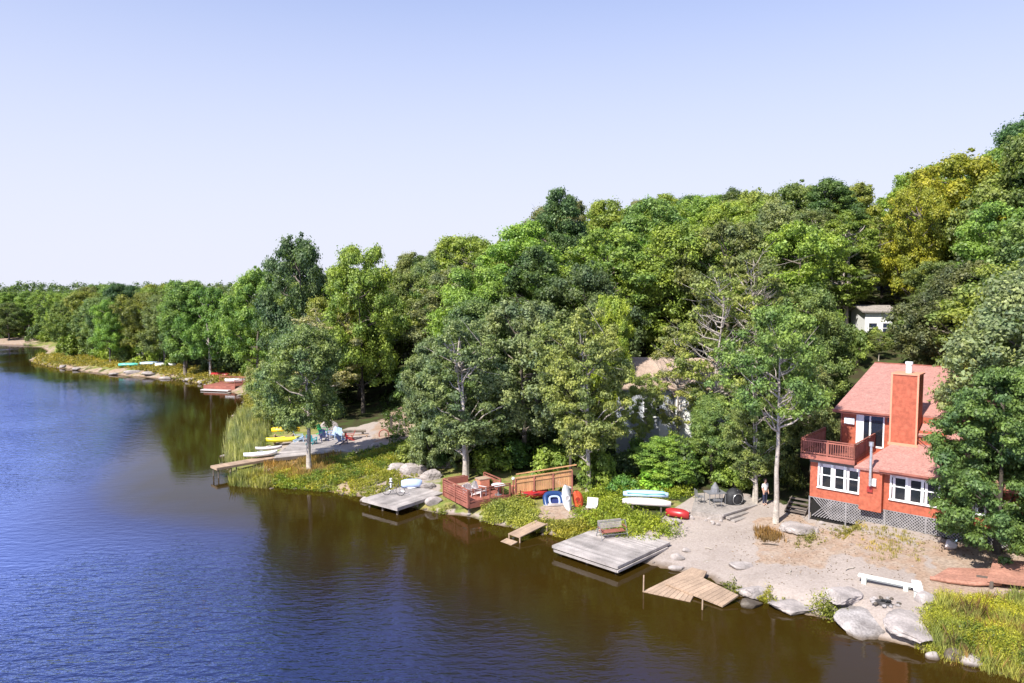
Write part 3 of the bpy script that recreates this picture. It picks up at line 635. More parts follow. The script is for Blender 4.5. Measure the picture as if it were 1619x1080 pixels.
# ---------------------------------------------------------------- the red house
HO = at(1280, 784, 2.35); HE = at(1484, 821, 2.35); hd = HE - HO; HA = math.atan2(hd.y, hd.x); HW = hd.length
ca_, sa_ = math.cos(HA), math.sin(HA)
def house_u(px, v, z):
    """u of the vertical plane v (house frame) seen in pixel column px"""
    k = (px - 809.5) / FPX
    bx = HO.x - v * sa_; by = HO.y + v * ca_
    fw = lambda y: y * CP - (z - CAMH) * SP
    # (bx + u ca) = k * ((by + u sa) CP - (z-CAMH) SP)
    return (k * (by * CP - (z - CAMH) * SP) - bx) / (ca_ - k * sa_ * CP)
print('house len', HW, 'angle', math.degrees(HA))
H = thing('red_lake_house', 'coral red two storey lake house with pinkish roof, tall boxed chimney and balcony', 'house', (HO.x, HO.y, 0), HA)
Z0, Z1, ZD = 2.35, 4.82, 5.0
bu0 = house_u(1362, 0, 3.5); bu1 = house_u(1394, -.45, 3.5); UR = HW + 4.2; UD = house_u(1354, 0, 5)
wl_ = MB()
wl_.box(0, UR, 0, 9.5, Z0, Z1)                                   # lower storey
wl_.box(bu0, bu1, -.45, -.004, Z0 - .12, Z1 - .25)                  # bump out that carries the stove pipe
VU = 4.0; UL = house_u(1329, VU, 6); UC0 = house_u(1409, 2.7, 8); UC1 = house_u(1450.5, 2.7, 8)
wl_.box(UL, UR - .4, VU, 12.5, Z1 - .1, 7.25)
wl_.add([(UR - .4, VU, 7.25), (UR - .4, 12.5, 9.2), (UR - .4, 12.5, 7.25), (UR - .42, VU, 7.25), (UR - .42, 12.5, 9.2), (UR - .42, 12.5, 7.25)], [(0, 2, 1), (3, 4, 5)])
wl_.prism([(UL, VU + .01), (UL + .15, VU + .01), (UL + .15, 12.4), (UL, 12.4)], 7.2, [7.32, 7.32, 9.3, 9.3])
wl_.box(UC1 + .003, UC1 + 1.5, 3.1, VU + .05, Z1, 6.55)            # low wall right of the chimney
wl_.build('wall', 'red_paint', H)
seam = MB()
k = .6
while k < UR:                                                   # battens between the siding sheets
    if not (bu0 - .1 < k < bu1 + .1): seam.box(k, k + .04, -.012, -.002, Z0, Z0 + .42)
    k += 1.22
seam.build('siding_batten', 'red_paint', H)
# lattice skirt in front of a black panel that paints the shade under the floor
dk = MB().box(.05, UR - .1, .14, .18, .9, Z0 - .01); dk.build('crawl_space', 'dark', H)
la = MB(); st = .17; zb = 1.15
def clipline(x0, s):
    pts = []
    for zz in (zb, Z0): pts.append((x0 + s * (zz - zb), zz))
    return pts
x = -1.2
while x < UR + 1.2:
    for s in (1, -1):
        (xa, za), (xb, zb2) = clipline(x, s)
        if min(xa, xb) < 0 or max(xa, xb) > UR: continue
        la.beam((xa, .03 + .012 * s, za), (xb, .03 + .012 * s, zb2), .05, .016, up=(0, 1, 0))
    x += st
la.build('lattice_skirt', 'lattice', H)
fr = MB(); fr.box(-.06, UR, .0, .055, Z0 - .05, Z0 - .002)
for q in np.arange(0, UR, 2.1): fr.box(q - .04, q + .04, -.01, .07, zb - .3, Z0 - .052)
fr.build('skirt_frame', 'lattice', H)
def window(u0, u1, z0, z1, v, n, parent, lab=None):
    f = MB(); w = .09
    f.box(u0 - w, u1 + w, v - .05, v - .003, z1, z1 + w); f.box(u0 - w, u1 + w, v - .07, v - .003, z0 - w, z0)
    f.box(u0 - w, u0, v - .05, v - .003, z0, z1); f.box(u1, u1 + w, v - .05, v - .003, z0, z1)
    sw_ = (u1 - u0) / n
    for i in range(1, n): f.box(u0 + i * sw_ - .07, u0 + i * sw_ + .07, v - .045, v - .003, z0, z1)
    zm = (z0 + z1) / 2
    for i in range(n):
        f.box(u0 + i * sw_ + .07 * (i > 0), u0 + (i + 1) * sw_ - .07 * (i < n - 1), v - .04, v - .003, zm - .03, zm + .03)
    o = f.build('window', 'white', parent)
    g_ = MB(); g_.box(u0 + .01, u1 - .01, v - .018, v - .004, z0 + .01, z1 - .01); g_.build('pane', 'glassd', o)
    s_ = MB(); s_.box(u0 - w - .03, u1 + w + .03, v - .11, v - .07, z0 - w - .01, z0 - w + .05); s_.build('sill', 'white', o)
    if lab: o['label'] = lab
    return o
w0, w1 = house_u(1296, 0, 4), house_u(1360, 0, 4) - .1
def zat(px, py, v):      # height of the point of plane v seen at this pixel
    u = house_u(px, v, 4); X = HO.x + u * ca_ - v * sa_; Y = HO.y + u * sa_ + v * ca_
    z = 4
    for _ in range(20):
        z += -(py - pix((X, Y, z))[1]) * Y / FPX
    return z
zw1, zw0 = zat(1296, 731, 0), zat(1296, 768, 0)
print('window z', zw0, zw1, 'u', w0, w1, 'bump', bu0, bu1, 'UL', UL, 'UC', UC0, UC1, 'UR', UR)
window(w0, w1, zw0, zw1, 0, 3, H)
v0, v1 = house_u(1410, 0, 4), house_u(1484, 0, 4)
window(v0, v1, zw0, zw1, 0, 3, H)
window(v1 + 1.0, v1 + 2.6, zw0, zw1, 0, 2, H)
# roofs
def slab(mb, p, t=.14):
    a = [Vector(q) for q in p]; n = (a[1] - a[0]).cross(a[3] - a[0]).normalized()
    if n.z < 0: n = -n
    mb.add(a + [q - n * t for q in a], [(0, 1, 2, 3), (7, 6, 5, 4), (0, 4, 5, 1), (1, 5, 6, 2), (2, 6, 7, 3), (3, 7, 4, 0)])
zr0 = 7.32
r1 = MB(); slab(r1, [(UL - .35, VU - .45, zr0 - .08), (UC0 - .01, VU - .45, zr0 - .08), (UC0 - .01, 12.9, 9.50), (UL - .35, 12.9, 9.50)])
slab(r1, [(UC0 - .01, VU, zr0 + .04), (UR, VU, zr0 + .04), (UR, 12.9, 9.50), (UC0 - .01, 12.9, 9.50)])
slab(r1, [(UC1 + .05, 2.95, 6.35), (UR + .1, 2.95, 6.35), (UR + .1, 6.3, 8.02), (UC1 + .05, 6.3, 8.02)])
slab(r1, [(UL - .35, 13.0, 9.49), (UR, 13.0, 9.49), (UR, 18, 6.6), (UL - .35, 18, 6.6)])
r1.build('main_roof', 'shingle', H)
r2 = MB(); ue = bu0 - .25
slab(r2, [(bu1 - .1, -.55, Z1 - .1), (UR + .3, -.55, Z1 - .1), (UR + .3, 3.2, Z1 + .98), (bu1 - .1, 3.2, Z1 + .98)])
slab(r2, [(UD + .05, -.62, Z1 - .11), (bu1 - .1, -.62, Z1 - .11), (bu1 - .1, 3.2, Z1 + .98), (UD + 1.4, 3.2, Z1 + .98)])
r2.build('porch_roof', 'shingle', H)
MB().box(UL - .38, UC0 - .02, VU - .50, VU - .46, zr0 - .24, zr0 - .06).build('eave_board', 'redwood', H)
rr = MB()
rr.box(bu1 - .12, UR + .3, -.60, -.56, Z1 - .28, Z1 - .09)
rr.build('eave_board', 'redwood', H)
# chimney
ch = MB(); ch.box(UC0, UC1, 2.7, 4.05, 5.35, 9.85); co = ch.build('chimney', 'red_paint', H)
tr = MB()
for a in (UC0, UC1): tr.box(a - .05, a + .05, 2.65, 2.75, 5.6, 9.86)
tr.box(UC0 - .06, UC1 + .06, 2.64, 4.11, 9.86, 9.94); tr.box(UC0 - .1, UC1 + .12, 2.6, 2.66, 5.60, 5.78); tr.build('chimney_trim', 'orange_trim', co)
MB().tube([((UC0 + UC1) / 2 + .05, 3.3, 9.9), ((UC0 + UC1) / 2 + .05, 3.3, 10.45)], .17, 16).tube([((UC0 + UC1) / 2 + .05, 3.3, 10.45), ((UC0 + UC1) / 2 + .05, 3.3, 10.6)], .21, 16).build('flue', 'white', co)
# sliding door
s0, s1 = house_u(1356, VU, 6), house_u(1396, VU, 6)
d = MB(); zd0, zd1 = 5.06, 7.08
d.box(s0 - .08, s1 + .08, VU - .06, VU - .003, zd1, zd1 + .09); d.box(s0 - .08, s0, VU - .06, VU - .003, zd0, zd1); d.box(s1, s1 + .08, VU - .06, VU - .003, zd0, zd1); d.box((s0 + s1) / 2 - .05, (s0 + s1) / 2 + .05, VU - .06, VU - .003, zd0, zd1); d.box(s0, s1, VU - .06, VU - .003, zd0 - .04, zd0 + .07)
do = d.build('sliding_door', 'white', H)
MB().box(s0 + .01, s1 - .01, VU - .03, VU - .004, zd0 + .08, zd1 - .01).build('pane', 'glassd', do)
MB().box(s0 + .02, s0 + .36, VU - .055, VU - .034, zd0 + .09, zd1 - .02).build('curtain', 'white', do)
MB().box((s0 + s1) / 2 + .07, (s0 + s1) / 2 + .10, VU - .12, VU - .07, 5.95, 6.2).build('handle', 'grey_metal', do)
MB().box(UL + .25, UL + .85, VU - .16, VU - .004, 6.35, 6.75).box(UL + .28, UL + .82, VU - .2, VU - .16, 6.38, 6.42).build('air_conditioner', 'white', H)
MB().tube([(s1 + .3, VU - .1, 6.75), (s1 + .3, VU - .1, 6.95)], .06, 8).box(s1 + .24, s1 + .36, VU - .06, VU - .003, 6.95, 7.0).build('wall_lamp', 'grey_metal', H)
# balcony
dkb = MB(); DL = house_u(1267, -.45, 5); UDf = UD
nb_ = int((UDf - DL) / .14)
for i in range(nb_): dkb.box(DL + i * .14, DL + i * .14 + .133, -.45, VU - .06, ZD - .06, ZD)
dkb.box(DL, UDf, -.49, -.455, ZD - .26, ZD + .02); dkb.box(DL - .04, DL - .002, -.49, VU - .06, ZD - .26, ZD + .02); dkb.box(UDf + .002, UDf + .04, -.49, VU - .06, ZD - .26, ZD + .02)
dkb.build('balcony_floor', 'redwood', H)
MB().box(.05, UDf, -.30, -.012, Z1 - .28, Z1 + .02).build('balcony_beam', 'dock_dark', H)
rl = MB()
def rail(mb, a, b, z, h=.95, nb=None, sp=.13):
    a = Vector(a); b = Vector(b); L = (b - a).length; dd = (b - a) / L
    mb.beam((a.x, a.y, z + h), (b.x, b.y, z + h), .09, .045); mb.beam((a.x, a.y, z + .12), (b.x, b.y, z + .12), .05, .07); mb.beam((a.x, a.y, z + h - .12), (b.x, b.y, z + h - .12), .05, .07)
    n = int(L / sp)
    for i in range(1, n):
        p = a + dd * (L * i / n); mb.beam((p.x, p.y, z + .12), (p.x, p.y, z + h - .1), .035)
    m_ = max(1, round(L / 1.8))
    for i in range(m_ + 1):
        p = a + dd * (L * i / m_); mb.box(p.x - .045, p.x + .045, p.y - .045, p.y + .045, z - .2, z + h + .02)
rail(rl, (DL, -.42), (UDf, -.42), ZD); rail(rl, (DL, -.42), (DL, VU - .1), ZD); rl.build('balcony_railing', 'redwood', H)
rl2 = MB(); rail(rl2, (UDf, -.42), (UDf, VU - .2), ZD); rl2.build('balcony_railing', 'redwood', H)
for px_ in (DL + .1, DL + 1.5):
    MB().box(px_ - .06, px_ + .06, VU - .4, VU - .28, .5, ZD - .06).build('balcony_post', 'redwood', H)
# stove pipe
up = house_u(1376.5, -.75, 5); sp_ = MB(); sp_.tube([(up, -.72, 3.75), (up, -.72, 6.05)], .075, 12); sp_.tube([(up, -.72, 6.05), (up, -.72, 6.28)], .13, 12); sp_.tube([(up, -.72, 3.8), (up + .1, -.46, 3.8)], .07, 10)
for zz in (4.2, 4.8, 5.4): sp_.tube([(up, -.72, zz), (up, -.72, zz + .04)], .085, 12)
sp_.build('stove_pipe', 'steel', H)
MB().box(up - .02, up + .28, -.62, -.455, 3.75, 4.15).build('stove_vent', 'white', H); MB().box(up - .2, up + .1, -.56, -.455, 3.35, 3.65).build('vent_hood', 'dark_void' if 'dark_void' in M else 'darkred_paint', H)
MB().tube([(UC1 + .02, 2.9, 6.1), (UC1 + .9, 2.3, 5.62), (UC1 + 1.2, 1.6, 5.4)], .02, 6).build('cable', 'black', H)
# steps at the left end of the house
stp = thing('wooden_steps', 'dark wooden steps beside the left corner of the red house', 'steps', (HO.x, HO.y, gz(HO.x, HO.y)), HA)
ob = MB()
for i in range(4): ob.box(-1.6, -.35, .3 + i * .28, .3 + i * .28 + .26, .18 + i * .2, .23 + i * .2)
ob.build('tread', 'dock_dark', stp)
MB().prism([(-1.62, .3), (-1.58, .3), (-1.58, 1.5), (-1.62, 1.5)], 0, [.2, .2, .85, .85]).prism([(-.37, .3), (-.33, .3), (-.33, 1.5), (-.37, 1.5)], 0, [.2, .2, .85, .85]).build('stringer', 'dock_dark', stp)

# ---------------------------------------------------------------- frames for the docks
def frame(F_, R_, L_, z):
    """origin at pixel F (nearest corner), x towards pixel R, y square to it on the side of pixel L, all at height z"""
    a, b, c = at(*F_, z), at(*R_, z), at(*L_, z)
    an = math.atan2(b.y - a.y, b.x - a.x); w = (b - a).length; dp = (c - a).length
    return a, an, w, dp
def loc2(a, an, x, y, z=0): return Vector((a.x + x * math.cos(an) - y * math.sin(an), a.y + x * math.sin(an) + y * math.cos(an), z))
def boards(mb, x0, x1, y0, y1, z0, z1, w=.14, along='x', gap=.008, jit=0.0):
    if along == 'x':
        k = y0
        while k < y1 - .01: j = random.uniform(-jit, jit); mb.box(x0 + j, x1 + j, k, min(k + w - gap, y1), z0, z1 + random.uniform(-.002, .002)); k += w
    else:
        k = x0
        while k < x1 - .01: j = random.uniform(-jit, jit); mb.box(k, min(k + w - gap, x1), y0 + j, y1 + j, z0, z1 + random.uniform(-.002, .002)); k += w
# big grey dock
a, an, w, dp = frame((976, 895), (1058, 857), (873, 862), .55)
D1 = thing('swim_dock', 'largest weathered grey plank dock jutting over the water beside the beach', 'dock', (a.x, a.y, 0), an)
m = MB(); boards(m, 0, w, 0, dp, .50, .55, .145, 'y'); m.build('planking', 'dock', D1)
m = MB()
m.box(-.03, w + .03, -.05, -.002, .40, .545); m.box(-.05, -.002, 0, dp, .40, .545); m.box(w + .002, w + .05, 0, dp, .40, .545)
m.box(-.10, w - .3, -.12, -.052, .24, .36); m.box(-.12, -.052, -.05, dp - .2, .24, .36); m.build('fascia', 'dock', D1)
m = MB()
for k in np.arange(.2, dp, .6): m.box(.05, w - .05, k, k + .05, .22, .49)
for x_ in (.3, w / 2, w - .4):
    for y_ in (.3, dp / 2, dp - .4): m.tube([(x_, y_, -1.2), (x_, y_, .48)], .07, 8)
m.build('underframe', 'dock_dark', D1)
# swing bench on it
c = at(968, 849, .55); SB = thing('swing_bench', 'rusty slatted garden swing bench on the far edge of the large grey dock', 'bench', (c.x, c.y, .55), an - .5)
m = MB()
for i in range(7): m.box(-.75, .75, -.25 + i * .08, -.25 + i * .08 + .06, .36, .385)
m.build('seat', 'redwood', SB)
m = MB()
for i in range(6): m.beam((-.75, .33 + i * .02, .48 + i * .08), (.75, .33 + i * .02, .48 + i * .08), .02, .06)
m.build('backrest', 'dock', SB)
for s in (-1, 1):
    MB().tube([(s * .82, -.4, 0), (s * .82, .0, .95), (s * .82, .42, 0)], .022, 6).build('side_frame', 'grey_metal', SB)
    MB().box(s * .78 - .03, s * .78 + .03, -.28, .3, .58, .61).build('armrest', 'redwood', SB)
MB().tube([(-.82, 0, .95), (.82, 0, .95)], .022, 6).tube([(-.82, .3, .25), (.82, .3, .25)], .02, 6).tube([(-.82, -.3, .25), (.82, -.3, .25)], .02, 6).build('crossbar', 'grey_metal', SB)
# dock with the bicycle
a, an, w, dp = frame((628, 802.5), (700, 779), (577, 787), .6)
D2 = thing('bicycle_dock', 'pale grey plank dock carrying a bicycle, left of the red deck', 'dock', (a.x, a.y, 0), an)
m = MB(); boards(m, 0, w, 0, dp, .55, .60, .145, 'x'); m.build('planking', 'dock', D2)
m = MB(); m.box(-.04, w + .03, -.05, -.002, .38, .595); m.box(-.05, -.002, 0, dp, .38, .595); m.box(w + .002, w + .04, 0, dp, .38, .595); m.build('fascia', 'dock', D2)
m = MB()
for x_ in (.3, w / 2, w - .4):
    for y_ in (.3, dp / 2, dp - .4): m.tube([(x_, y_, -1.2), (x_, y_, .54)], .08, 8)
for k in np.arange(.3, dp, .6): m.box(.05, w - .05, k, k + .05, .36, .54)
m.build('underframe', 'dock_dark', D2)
c = at(622, 783, .6); BI = thing('bicycle', 'dark framed bicycle standing on the dock left of the red deck', 'bicycle', (c.x, c.y, .6), -.22)
for s in (-1, 1):
    wh = MB().torus((s * .52, 0, .34), .33, .022, 'y', 24, 6).build('wheel', 'black', BI)
    q = MB()
    for k in range(10): A = k * .6283; q.tube([(s * .52, 0, .34), (s * .52 + .32 * math.cos(A), 0, .34 + .32 * math.sin(A))], .004, 3, False)
    q.build('spokes', 'steel', wh)
MB().tube([(-.52, 0, .34), (-.12, 0, .78), (.38, 0, .80), (-.06, 0, .30), (-.12, 0, .78)], .02, 6).tube([(-.06, 0, .3), (-.52, 0, .34)], .016, 6).tube([(.52, 0, .34), (.36, 0, .92)], .02, 6).build('bicycle_frame', 'grey_metal', BI)
MB().tube([(.30, -.27, .98), (.36, 0, .94), (.30, .27, .98)], .015, 6).build('handlebar', 'black', BI)
bevel(MB().prism([(-.28, -.07), (.02, -.02), (.02, .02), (-.28, .07)], .86, .92).build('saddle', 'black', BI), .02); MB().tube([(-.12, 0, .78), (-.13, 0, .87)], .015, 6).build('seat_post', 'steel', BI)
MB().torus((-.06, .03, .30), .09, .012, 'y', 14, 4).tube([(-.06, .05, .3), (.06, .1, .2)], .012, 5).tube([(-.06, -.05, .3), (-.18, -.1, .4)], .012, 5).build('crank', 'grey_metal', BI)
# generic hull
def hull(L, Wd, Hh, n=18, m=10, open_=False, rocker=.12, blunt=.55, flip=False):
    mb = MB(); rings = []
    for i in range(n + 1):
        t = -1 + 2 * i / n; wv = Wd / 2 * max(.03, (1 - abs(t) ** 2.4)) ** blunt; zk = rocker * abs(t) ** 3
        ring = []
        for j in range(m + 1):
            A = math.pi * j / m; ring.append((t * L / 2, -wv * math.cos(A), zk + Hh * (1 - math.sin(A) ** .7) if True else 0))
        rings.append(ring)
    vs = [v for r in rings for v in r]; fs = []
    for i in range(n):
        for j in range(m): k = i * (m + 1) + j; fs.append((k, k + m + 1, k + m + 2, k + 1))
    top = max(v[2] for v in vs)
    if not open_:      # a crowned deck closes the top
        k0 = len(vs)
        for i in range(n + 1): r = rings[i]; vs.append((r[0][0], 0, r[0][2] + Hh * .28 * (1 - abs(-1 + 2 * i / n) ** 2)))
        for i in range(n):
            a0, a1 = i * (m + 1), (i + 1) * (m + 1); fs += [(a0, k0 + i, k0 + i + 1, a1), (a0 + m, a1 + m, k0 + i + 1, k0 + i)]
    if flip: vs = [(x, y, top - z) for x, y, z in vs]
    return mb.add(vs, fs)
def kayak(name, p, rz, L, Wd, Hh, m_, label, cat='kayak', cockpits=1, group=None, tilt=None, seat='black', flip=False, stripe=None):
    t = thing(name, label, cat, p, rz, group)
    if tilt: t.rotation_euler = tilt
    h_ = hull(L, Wd, Hh, flip=flip).build('hull', m_, t, smooth=True)
    if not flip:
        for c_ in range(cockpits):
            x0 = (0 if cockpits == 1 else (-.22 + .44 * c_) * L)
            MB().torus((x0, 0, Hh * 1.26), Wd * .26, .025, 'z', 16, 6).build('cockpit_rim', m_, t)
            q = MB(); q.prism([(x0 + Wd * .25 * math.cos(A * .3927), Wd * .25 * math.sin(A * .3927)) for A in range(16)], Hh * 1.0, Hh * 1.285); q.build('seat', seat, t)
    if stripe:
        q = MB()
        for s in (-1, 1): q.tube([(-L * .42, s * Wd * .33, Hh * .98), (0, s * Wd * .5, Hh * .92), (L * .42, s * Wd * .33, Hh * .98)], .03, 6)
        q.build('gunwale', stripe, t)
    return t
c = at(651, 770, .62); t = thing('pedal_boat', 'upturned white dinghy with a blue rim at the back of the bicycle dock', 'boat', (c.x, c.y, .6), .1)
hull(1.5, .8, .5, flip=True, blunt=.35).build('hull', 'skyblue_plastic', t, smooth=True)
MB().torus((0, 0, .06), .42, .05, 'z', 20, 6).build('rim', 'white_plastic', t)
c = at(618, 771, .6); t = thing('standpipe', 'short white post standing behind the bicycle', 'post', (c.x, c.y, .6)); MB().tube([(0, 0, 0), (0, 0, .6)], .06, 10).tube([(0, 0, .6), (0, 0, .68)], .09, 10).build('shaft', 'white_plastic', t); MB().box(-.09, .09, -.03, .03, .42, .5).build('crosspiece', 'white_plastic', t)

# red deck
a, an, w, dp = frame((741, 797), (806, 785), (688, 781), .85)
D3 = thing('red_deck', 'red stained waterside deck with board railings and furniture on it', 'deck', (a.x, a.y, 0), an)
m = MB(); boards(m, 0, w, 0, dp, .80, .85, .14, 'x'); m.build('planking', 'redwood', D3)
m = MB(); m.box(-.03, w, -.05, -.002, .55, .84); m.box(-.05, -.002, 0, dp, .55, .84); m.build('fascia', 'redwood', D3)
m = MB()
for x_ in (.2, w / 2, w - .3):
    for y_ in (.3, dp / 2, dp - .4): m.box(x_ - .06, x_ + .06, y_ - .06, y_ + .06, -1, .79)
m.build('underframe', 'dock_dark', D3)
def board_rail(a_, b_, z, h, parent, nb_=4, mt='redwood'):
    mb = MB(); a_ = Vector((*a_, 0)); b_ = Vector((*b_, 0))
    for i in range(nb_): zz = z + .14 + i * (h - .16) / nb_; mb.beam((a_.x, a_.y, zz), (b_.x, b_.y, zz), .025, (h - .16) / nb_ * .72)
    mb.beam((a_.x, a_.y, z + h), (b_.x, b_.y, z + h), .12, .04)
    n = max(1, round((b_ - a_).length / 1.5))
    for i in range(n + 1): p = a_.lerp(b_, i / n); mb.box(p.x - .05, p.x + .05, p.y - .05, p.y + .05, z - .25, z + h - .02)
    return mb.build('railing', mt, parent)
board_rail((-.08, -.02), (-.08, dp), .85, .95, D3, 5)
mr = MB(); rail(mr, (0, -.02), (w, -.02), .85, .92, sp=.5); mr.build('railing', 'redwood', D3)
board_rail((.0, dp), (w * .5, dp + .02), .85, .95, D3, 4); board_rail((w, dp * .35), (w, dp), .85, .95, D3, 4)
def on(D, x, y): return D.matrix_basis @ Vector((x, y, 0))
def adirondack(p, rz, m_, label, group=None, sc=1.0):
    t = thing('garden_chair', label, 'chair', p, rz, group); t.scale = (sc,) * 3
    q = MB()
    for i in range(5): q.beam((-.27, -.3 + i * .12, .38 - i * .035), (.27, -.3 + i * .12, .38 - i * .035), .1, .02)
    q.build('seat', m_, t); q = MB()
    for i in range(5): q.beam((-.22 + i * .11, .22, .25), (-.24 + i * .12, .48, .98 - abs(i - 2) * .05), .095, .02, up=(0, 1, 0))
    q.build('backrest', m_, t)
    for s in (-1, 1):
        MB().box(s * .34 - .06, s * .34 + .06, -.38, .32, .56, .58).build('armrest', m_, t)
        MB().box(s * .3 - .03, s * .3 + .03, -.34, -.28, 0, .56).build('leg', m_, t); MB().beam((s * .29, -.3, .34), (s * .29, .5, .04), .03, .09).build('leg', m_, t)
    return t
z_ = .85
def deckloc(x, y): p = loc2(a, an, x, y, .85); return p
adirondack(deckloc(w * .30, dp * .55), an + 2.6, 'cream_paint', 'cream slatted chair at the left of the red deck')
adirondack(deckloc(w * .50, dp * .38), an + .4, 'cream_paint', 'cream slatted chair nearest the front corner of the red deck')
bx = thing('deck_cabinet', 'pinkish wooden cabinet standing on the red deck', 'cabinet', deckloc(w * .72, dp * .62), an)
bevel(MB().box(-.4, .4, -.3, .3, .06, .9).build('body', 'orange_trim', bx), .02); MB().box(-.45, .45, -.34, .34, .9, .96).build('top', 'tan_wood', bx); MB().box(-.35, -.01, -.325, -.305, .12, .84).box(.01, .35, -.325, -.305, .12, .84).build('door', 'orange_trim', bx)
for sx in (-.3, .3): MB().box(sx - .04, sx + .04, -.26, .26, 0, .06).build('leg', 'redwood', bx)
tb_ = thing('patio_table', 'white topped round table at the right end of the red deck', 'table', deckloc(w * .86, dp * .22), an)
MB().tube([(0, 0, .68), (0, 0, .72)], .48, 20).build('table_top', 'white_plastic', tb_); MB().tube([(0, 0, 0), (0, 0, .68)], .05, 8).tube([(0, 0, 0), (0, 0, .05)], .25, 12).build('pedestal', 'grey_metal', tb_)
sf = thing('storage_bench', 'red wooden storage bench against the back of the red deck', 'bench', deckloc(w * .3, dp * .88), an)
MB().box(-.8, .8, -.25, .25, 0, .45).build('body', 'redwood', sf); MB().box(-.83, .83, -.28, .28, .45, .5).build('lid', 'tan_wood', sf); MB().box(-.8, .8, .2, .26, .5, .95).build('backrest', 'redwood', sf)
pl = thing('potted_plant', 'small leafy plant in a pot beside the deck cabinet', 'plant', deckloc(w * .95, dp * .7), 0); MB().tube([(0, 0, 0), (0, 0, .3)], [.13, .18], 10).build('pot', 'orange_trim', pl)
o_ = bpy.data.objects.new('foliage', TUFT[0]); COL.objects.link(o_); o_.parent = pl; o_.location = (0, 0, .28); o_.scale = (.7, .7, .9); o_.color = (.12, .2, .04, 1)
# steps from the deck up the bank
q0 = gpt(830, 790); ST = thing('deck_steps', 'short flight of pinkish wooden steps beside the red deck', 'steps', (q0.x, q0.y, q0.z), .25)
m = MB()
for i in range(4): m.box(-.6, .6, i * .34, i * .34 + .32, .12 + i * .17, .17 + i * .17)
m.build('tread', 'orange_trim', ST); m = MB()
for s in (-.62, .58): m.prism([(s, 0), (s + .04, 0), (s + .04, 1.4), (s, 1.4)], 0, [.12, .12, .68, .68])
m.build('stringer', 'redwood', ST)
for s in (-.66, .66): MB().box(s - .05, s + .05, -.05, .05, 0, 1.1).build('newel_post', 'redwood', ST)
# amber fence
fa = at(815, 779, 1.05); fb = at(903, 765, 1.75); L = (fb - fa).length; fan = math.atan2(fb.y - fa.y, fb.x - fa.x)
FN = thing('board_fence', 'amber board fence climbing behind the red kayak to the dark trunk', 'fence', (fa.x, fa.y, 0), fan)
n = int(L / .15); m = MB()
for i in range(n):
    x0 = i * L / n; zb_ = 1.0 + .65 * i / n; m.box(x0, x0 + L / n - .012, 0, .025, zb_, zb_ + 1.0)
m.build('fence_boards', 'fence', FN)
m = MB(); m.beam((0, -.04, 2.06), (L, -.04, 2.72), .11, .07); m.beam((0, -.03, 1.75), (L, -.03, 2.4), .05, .09); m.beam((0, .5, 2.2), (L + .3, .5, 2.95), .11, .06); m.build('top_rail', 'fence', FN)
for i in range(4): x0 = L * i / 3; MB().box(x0 - .05, x0 + .05, -.085, -.002, .4 + .65 * i / 3, 2.04 + .65 * i / 3).build('fence_post', 'redwood', FN)
p_ = at(812, 764, 2.0); q_ = gpt(812, 781); t = thing('globe_lamp', 'small post lamp with a pale globe at the corner of the red deck', 'lamp', (fa.x - .15, fa.y, q_.z))
MB().tube([(0, 0, 0), (0, 0, 1.25)], .05, 8).build('post', 'redwood', t); s_ = MB()
for i in range(6): pass
s_.tube([(0, 0, 1.25 + .12 - .12 * math.cos(k * .5236)) for k in range(7)], [max(.01, .12 * math.sin(k * .5236)) for k in range(7)], 10).build('globe', 'mint_paint', t, smooth=True)
# boats on the bank by the fence
q = gpt(845, 789); kayak('kayak', (q.x, q.y, q.z + .1), .35, 2.0, .72, .38, 'red_plastic', 'red kayak lying on the bank between the deck steps and the blue raft', stripe='black')
q = gpt(876, 795); t = thing('inflatable_raft', 'dark blue inflatable raft with a white ring pattern tilted on the bank', 'raft', (q.x, q.y, q.z + .05), .15)
t.rotation_euler = (R(48), 0, .15)
def superring(rx, ry, r, nseg=28, zc=.16):
    mb = MB(); pts = []
    vs = []; fs = []
    for i in range(nseg):
        A = 6.2832 * i / nseg; cx_, cy_ = rx * math.copysign(abs(math.cos(A)) ** .6, math.cos(A)), ry * math.copysign(abs(math.sin(A)) ** .6, math.sin(A)); nn = Vector((math.cos(A), math.sin(A), 0))
        for j in range(8):
            B_ = j * .7854; vs.append(Vector((cx_, cy_, zc)) + nn * r * math.cos(B_) + Vector((0, 0, r * math.sin(B_))))
            fs.append((i * 8 + j, ((i + 1) % nseg) * 8 + j, ((i + 1) % nseg) * 8 + (j + 1) % 8, i * 8 + (j + 1) % 8))
    return mb.add(vs, fs)
superring(.60, .55, .19).build('tube', 'blue_plastic', t, smooth=True); MB().prism([(.5 * math.cos(k * .3927), .45 * math.sin(k * .3927)) for k in range(16)], .08, .12).build('floor', 'navy_plastic', t)
superring(.34, .3, .075, zc=.24).build('inner_ring', 'skyblue_plastic', t, smooth=True)
q = gpt(893, 781); t = thing('folding_lounger', 'grey and white folding lounger leaning behind the blue raft', 'chair', (q.x, q.y, q.z + .15), -.4)
m = MB(); m.beam((-.9, 0, .75), (.5, 0, .25), .5, .06); m.build('sling', 'cream_paint', t); m = MB()
for s in (-.27, .27): m.tube([(-.95, s, .78), (.55, s, .22)], .025, 6); m.tube([(-.5, s, .6), (-.3, s, -.1)], .02, 6); m.tube([(.35, s, .3), (.5, s, -.1)], .02, 6)
m.build('frame', 'grey_metal', t)
q = gpt(894, 806); t = kayak('kayak', (q.x, q.y, q.z + .85), 0, 1.75, .62, .22, 'white_plastic', 'white kayak stood up on its end right of the blue raft', seat='cream_paint'); t.rotation_euler = (R(80), R(82), R(12))
